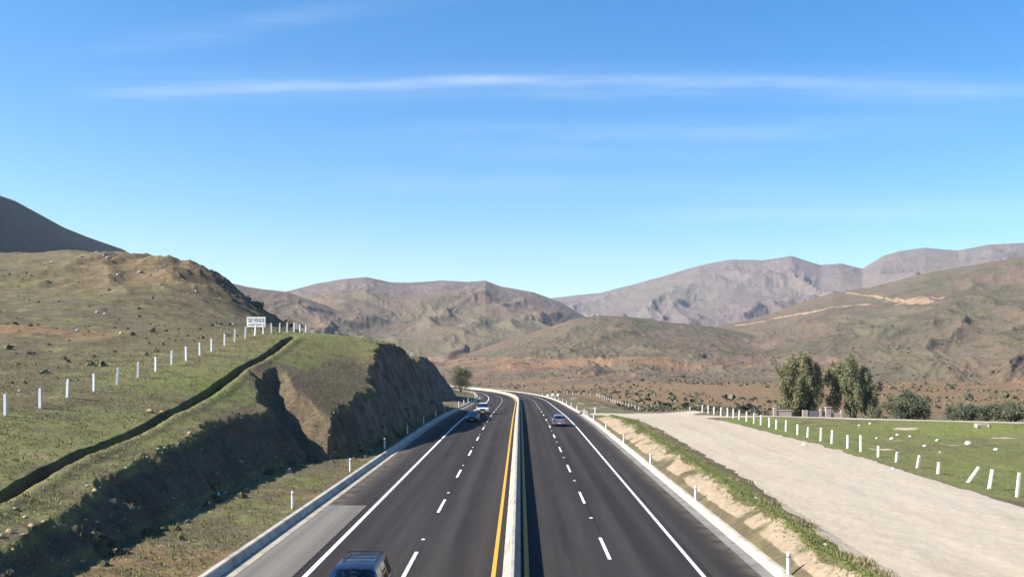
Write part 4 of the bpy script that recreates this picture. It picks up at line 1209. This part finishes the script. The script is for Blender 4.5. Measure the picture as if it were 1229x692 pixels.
def grass_field(name, n, sampler, h, label, tint):
    X, Y, hs = sampler(n)
    Z = height_full(X, Y)[0]
    n = len(X); k = 5
    ang = RNG.random((n, k)) * 6.283; ln = hs[:, None] * h * (.5 + RNG.random((n, k)))
    lean = RNG.random((n, k)) * .8
    base = np.stack([X, Y, Z - .02], -1)[:, None, :] + np.stack([np.cos(ang), np.sin(ang), ang * 0], -1) * (hs * h)[:, None, None] * .25
    tip = base + np.stack([np.cos(ang) * ln * lean, np.sin(ang) * ln * lean, ln], -1)
    side = np.stack([-np.sin(ang), np.cos(ang), ang * 0], -1) * (ln * .16)[..., None]
    q = np.stack([base - side, base + side, tip], 2)
    tone = np.clip(RNG.normal(tint[0], .22, (n, 1, 1)), 0, 1) * np.ones((1, k, 3)); dry = np.clip(RNG.normal(tint[1], .3, (n, 1, 1)), 0, 1) * np.ones((1, k, 3))
    col = np.stack([tone, dry, tone * 0, tone * 0 + 1], -1).reshape(-1, 4)
    v = q.reshape(-1, 3)
    mesh_obj(name, v, np.arange(len(v)).reshape(-1, 3), M['grass'], None, False, {'tint': col}, label=label, cat='grass', kind='stuff')
def gs_left(n):
    Y = 26 * (150 / 26) ** RNG.random(n * 2); X = RNG.uniform(-44, -12.2, n * 2)
    dd = np.abs(X - np.interp(Y, DITCH[:, 0], DITCH[:, 1]))
    ok = (dd > .75) & (fbm(X / 3, Y / 3, 3, 321) + RNG.random(n * 2) * .5 > .12) & (X > -Y * .6)
    toe = np.interp(Y, TOE[:, 0], TOE[:, 1])
    ok &= ~((X < toe - .5) & (X > toe - 2.2) & (RNG.random(n * 2) < .6))
    return X[ok][:n], Y[ok][:n], (.6 + .8 * RNG.random(ok.sum()))[:n]
grass_field('hillside_grass', 26000, gs_left, .10, 'short winter grass on the left bank and verge', (.5, .35))
def gs_right(n):
    Y = 28 * (135 / 28) ** RNG.random(n * 2); kk = np.interp(Y, [30, 60, 100], [1.42, 1.0, .84]); X = np.where(RNG.random(n * 2) < .5, 10.12 + (2.65 + RNG.normal(size=n * 2) * .5) / kk, RNG.uniform(28, 75, n * 2))
    ok = (X > 10.9) & (Y < 125 - (X - 31) * .4516) & (X < Y * .62)
    return X[ok][:n], Y[ok][:n], (.6 + .8 * RNG.random(ok.sum()))[:n]
grass_field('meadow_grass', 36000, gs_right, .07, 'bright green grass on the right strip and meadow', (.65, .1))
def gs_weeds(n):
    Y = 30 * (120 / 30) ** RNG.random(n * 2); X = 10.12 + (3.4 + RNG.normal(size=n * 2) * .5) / np.interp(Y, [30, 60, 100], [1.42, 1.0, .84])
    ok = fbm(X * 0, Y / 5, 2, 331) > .08
    return X[ok][:n], Y[ok][:n], (.6 + .9 * RNG.random(ok.sum()))[:n]
grass_field('dry_weeds', 1800, gs_weeds, .14, 'dry brown weeds along the left edge of the dirt track', (.2, .95))

# ------------------------------------------------------------------ stones
def rock_mesh(seed, mat, squash=.65):
    rs_ = np.random.default_rng(seed)
    import bmesh
    bm = bmesh.new(); bmesh.ops.create_icosphere(bm, subdivisions=2, radius=1)
    ax = rs_.normal(size=(9, 3)); ax /= np.linalg.norm(ax, axis=1)[:, None]; cutd = rs_.uniform(.55, .9, 9)
    for v in bm.verts:
        p = np.array(v.co)
        for a, c in zip(ax, cutd):
            dd = p @ a - c
            if dd > 0: p = p - a * dd * .85
        p = p * (1 + rs_.normal() * .03); p[2] *= squash
        v.co = Vector(p)
    me = bpy.data.meshes.new('stone'); bm.to_mesh(me); bm.free(); me.materials.append(mat)
    return me
ROCKS = {k: [rock_mesh(i + 10 * j, M[k]) for i in range(4)] for j, k in enumerate(('stone', 'white_stone', 'tan_stone', 'grey_stone'))}
def stone(px, py, w_px, Yg, mat, label, group=None, squash=1.0):
    """Yg None: stand where the sight line meets the ground"""
    if Yg is None:
        a = np.linspace(26, 320, 1500)
        zz = height_full((px - CX) / F * a, a)[0]
        k = np.argmax(zz >= H - (py - CY) / F * a)
        Yg = float(a[k]) if k else 60.0
    X = (px - CX) / F * Yg
    r = w_px / 2 * Yg / F
    o = bpy.data.objects.new('stone', random.choice(ROCKS[mat])); COL.objects.link(o)
    o.location = (X, Yg, height(X, Yg) + r * .25); o.scale = (r, r * random.uniform(.8, 1.1), r * squash); o.rotation_euler = (0, 0, random.random() * 6)
    tag(o, label, 'stone', group)
    return o
stone(180, 495, 8, None, 'tan_stone', 'large yellowish boulder on the grass above the trench', squash=1.2)
stone(194, 497, 7, None, 'tan_stone', 'smaller flat tan stone just right of the yellowish boulder')
for i, (px, py, w) in enumerate([(151, 562, 4), (163, 557, 3), (176, 550, 4), (190, 541, 4), (197, 538, 3), (206, 537, 3), (214, 534, 3), (228, 521, 8), (18, 613, 6), (30, 622, 7), (105, 584, 5), (12, 640, 11), (38, 634, 8), (120, 587, 3)]):
    stone(px, py, w, None, 'tan_stone' if w > 5 else 'stone', 'pale stone on lit lip between trench and shaded bank, %s from left' % (['third', 'seventh', 'eighth', 'ninth', 'tenth', 'eleventh', 'twelfth', 'thirteenth', 'first', 'second', 'fifth', 'zeroth', 'fourth', 'sixth'][i] if False else ORD[sorted([151, 163, 176, 190, 197, 206, 214, 228, 18, 30, 105, 12, 38, 120]).index(px)].replace('nearest', 'first')), 'pale stones along the lip of the bank')
stone(347, 567, 9, None, 'tan_stone', 'upright tan rock at the foot of the shaded nose of the cutting', squash=1.6)
for i, (px, py, w, lb) in enumerate([(116, 375, 4, 'left of a close white pair on the upper left hillside'), (126, 377, 4, 'right of a close white pair on the upper left hillside'), (93, 397, 5, 'beside the red bare soil patch on the left hillside'),
                                     (145, 400, 4, 'alone midway up the left hillside'), (141, 330, 4, 'high on the rubble mound'), (23, 470, 5, 'at the left edge just above the second post'), (280, 389, 3, 'just left of the sale sign'), (62, 315, 4, 'under the flat mound top at left')]):
    stone(px, py, w, None, 'white_stone', 'white stone ' + lb)
for i, (px, py, w, lb) in enumerate([(965, 534, 6, 'at the grass edge of the dirt track, before the fence'), (1072, 563, 5, 'small, at the foot of the sunken post'), (1125, 529, 6, 'long, left in the middle of the green field'), (1162, 533, 9, 'large and slanting in the middle of the field'),
                                     (1110, 536, 5, 'flat, in front of the slanting one in the field'), (1128, 543, 3, 'low, nearest of the field stones'), (1077, 522, 4, 'upright, below the round olive tree'), (1070, 527, 6, 'flat, in the grass below the round olive tree'), (1052, 526, 4, 'low, left of the flat one in the grass'),
                                     (1031, 511, 4, 'small, near the pale track below the open eucalyptus'), (1044, 509, 4, 'tiny, right of the small one by the pale track'), (1092, 524, 4, 'small, right of the upright one in the field'), (1195, 540, 6, 'lone, toward the right edge of the field'),
                                     (990, 655, 6, 'on the green strip at the bottom right'), (907, 599, 5, 'on the green strip beside the kerb bank')]):
    stone(px, py, w, None, 'white_stone', 'whitish stone ' + lb)
for i, (px, py, w) in enumerate([(658, 474, 5), (664, 472, 7), (670, 474, 6)]):
    stone(px, py, w, 300, 'white_stone', 'white boulder of the heap right of the far curve, %s from the left' % ('first', 'second', 'third')[i], 'white boulders by the far curve', 1.1)
def rubble_field(name, spots, mat, label):
    vs = []; fs = []; off = 0
    base = []
    for me in ROCKS[mat]:
        v = np.array([p.co for p in me.vertices]); f = np.array([tuple(p.vertices) for p in me.polygons]); base.append((v, f))
    X = np.array([p[0] for p in spots]); Y = np.array([p[1] for p in spots]); Z = height_full(X, Y)[0]
    for i, (x, y, r) in enumerate(spots):
        v, f = base[i % len(base)]
        a = RNG.random() * 6.28; ca, sa = math.cos(a), math.sin(a)
        q = v * np.array([r, r * RNG.uniform(.6, 1.1), r * RNG.uniform(.6, 1.1)])
        q = np.stack([q[:, 0] * ca - q[:, 1] * sa, q[:, 0] * sa + q[:, 1] * ca, q[:, 2]], 1) + np.array([x, y, Z[i] + r * .15])
        vs.append(q); fs.append(f + off); off += len(v)
    mesh_obj(name, np.concatenate(vs), np.concatenate(fs), M[mat], kind='stuff', label=label, cat='rubble')
sp = []
while len(sp) < 420:
    x = random.gauss(-84, 24); y = random.gauss(222, 26)
    if -150 < x < -46 and 165 < y < 285: sp.append((x, y, math.exp(random.gauss(-1.75, .5))))
rubble_field('rubble', sp, 'grey_stone', 'grey rubble strewn over the flat-topped mound')
sp = []
while len(sp) < 520:
    y = 26 * (175 / 26) ** random.random(); t_ = float(np.interp(y, TOE[:, 0], TOE[:, 1]))
    x = t_ + random.gauss(-.1, .9)
    if y < 42 and random.random() < .5: x = t_ - random.random() * 2.0
    sp.append((x, y, math.exp(random.gauss(-2.95, .5))))
rubble_field('fallen_stones', sp, 'tan_stone', 'small stones fallen along the foot of the cutting')
def toe_sampler(n):
    Y = 34 + 120 * RNG.random(n); X = np.interp(Y, TOE[:, 0], TOE[:, 1]) + RNG.normal(size=n) * .9 + .3
    ok = (X < -12.7) & (fbm(Y / 6, Y * 0, 3, 341) > -.12)
    return X[ok], Y[ok]
scrub_field('verge_weeds', 170, toe_sampler, lambda n: np.exp(RNG.normal(-.95, .35, n)), 80, .10, (.45, .05), label='green weeds clumped along the foot of the cutting', cat='weeds')
# pale blue marker in the shade
a = np.linspace(30, 90, 900); zz = height_full((262 - CX) / F * a, a)[0]; k = int(np.argmax(zz >= H - (597 - CY) / F * a)); Yb = float(a[k]); Xb = (262 - CX) / F * Yb
MB().tube([(0, 0, -.05), (0, 0, .22), (0, 0, .27), (0, 0, .32)], [.07, .075, .04, .03], 10).build('plastic_bottle', M['pale_blue'], smooth=True, label='small pale blue plastic bottle lying upright in the shaded gully', cat='bottle').location = (Xb, Yb, height(Xb, Yb))

# ------------------------------------------------------------------ ruined gate, pole and culvert by the trees
def wallthing(name, label, px0, px1, ytop, Y, mat, cat, parts):
    x0, _, zt = unproj(px0, ytop, Y); x1 = unproj(px1, ytop, Y)[0]; zb = height((x0 + x1) / 2, Y) - .2
    e = empty(name, ((x0 + x1) / 2, Y, zb), label=label, cat=cat)
    parts(e, x1 - x0, zt - zb)
    return e
def p1(e, w, h):
    MB().box((-w / 2 + .25, 0, h / 2), (.5, .4, h), .03).build('pillar', M['wall'], e)
    MB().box((.25, 0, h * .40), (w - .5, .22, h * .8), .02).build('panel', M['wall'], e)
    MB().box((.25, -.01, h * .80 + .05), (w - .48, .3, .1), .01).build('coping', M['stone'], e)
wallthing('garden_wall', 'broken pinkish block wall with one pillar left of the dense eucalyptus', 928, 950, 489, 137, None, 'wall', p1)
def p2(e, w, h):
    MB().box((-w / 2 + .4, 0, h * .45), (.8, .3, h * .9), .03).build('panel', M['wall'], e)
    MB().box((w / 2 - .15, 0, h / 2), (.3, .4, h), .03).build('pillar', M['wall'], e)
    g = MB()
    gw = w - 1.1
    MB().box((-w / 2 + .8 + gw / 2, -.05, h * .46), (gw - .02, .06, h * .8), .01).build('gate_leaf', M['gate'], e)
wallthing('gateway', 'low pink gateway with a closed grey metal leaf between the eucalyptus trees', 963, 986, 490, 136, None, 'gate', p2)
def p3(e, w, h):
    MB().box((-w / 2 + .45, 0, h / 2), (.8, .55, h), .04).box((-w / 2 + .45, 0, h + .05), (.95, .7, .12), .03).build('pillar', M['wall'], e)
    MB().box((.45, 0, h * .36), (w - .9, .25, h * .7), .02).build('panel', M['wall'], e)
    MB().box((w / 2 - .15, 0, h * .42), (.3, .35, h * .86), .02).build('end_post', M['wall'], e)
wallthing('garden_wall', 'pink block wall with a stout capped pillar before the open eucalyptus', 990, 1011, 489, 136, None, 'wall', p3)
x, _, z = unproj(908, 497, 140)
MB().tube([(0, 0, -.3), (-.18, 0, .9), (-.42, 0, 1.75)], [.06, .05, .045], 8).build('leaning_pole', M['bark'], label='thin pale pole leaning left beside the broken wall', cat='pole').location = (x, 140, height(x, 140))
x = (1167 - CX) / F * 113; zc = height(x, 111)
e = empty('culvert_head', (x, 110.8, zc), label='small whitish concrete culvert head on the edge of the pale track', cat='culvert')
MB().box((0, 0, .1), (1.5, .5, .5), .03).build('headwall', M['kerb'], e)
MB().box((-.7, -.3, 0), (.16, .5, .5), .02).build('wing', M['kerb'], e)
MB().box((.7, -.3, 0), (.16, .5, .5), .02).build('wing', M['kerb'], e)

# ------------------------------------------------------------------ the air
hz = NT('haze')
pv = hz.n('ShaderNodeVolumePrincipled')
pv.inputs['Color'].default_value = (.70, .82, 1.0, 1)
pv.inputs['Density'].default_value = 0.000047
pv.inputs['Anisotropy'].default_value = 0.2
hz.t.links.new(pv.outputs[0], hz.out.inputs['Volume'])
MB().box((0, 0, 0), (1, 1, 1)).build('haze', hz.m, kind='stuff', label='thin blue valley haze that pales the distant mountains', cat='haze')
hb_ = bpy.data.objects['haze']
zlo, zhi = -40.0, 1150.0
hb_.location = (0, 6000, (zlo + zhi) / 2); hb_.scale = (44000, 44000, zhi - zlo)
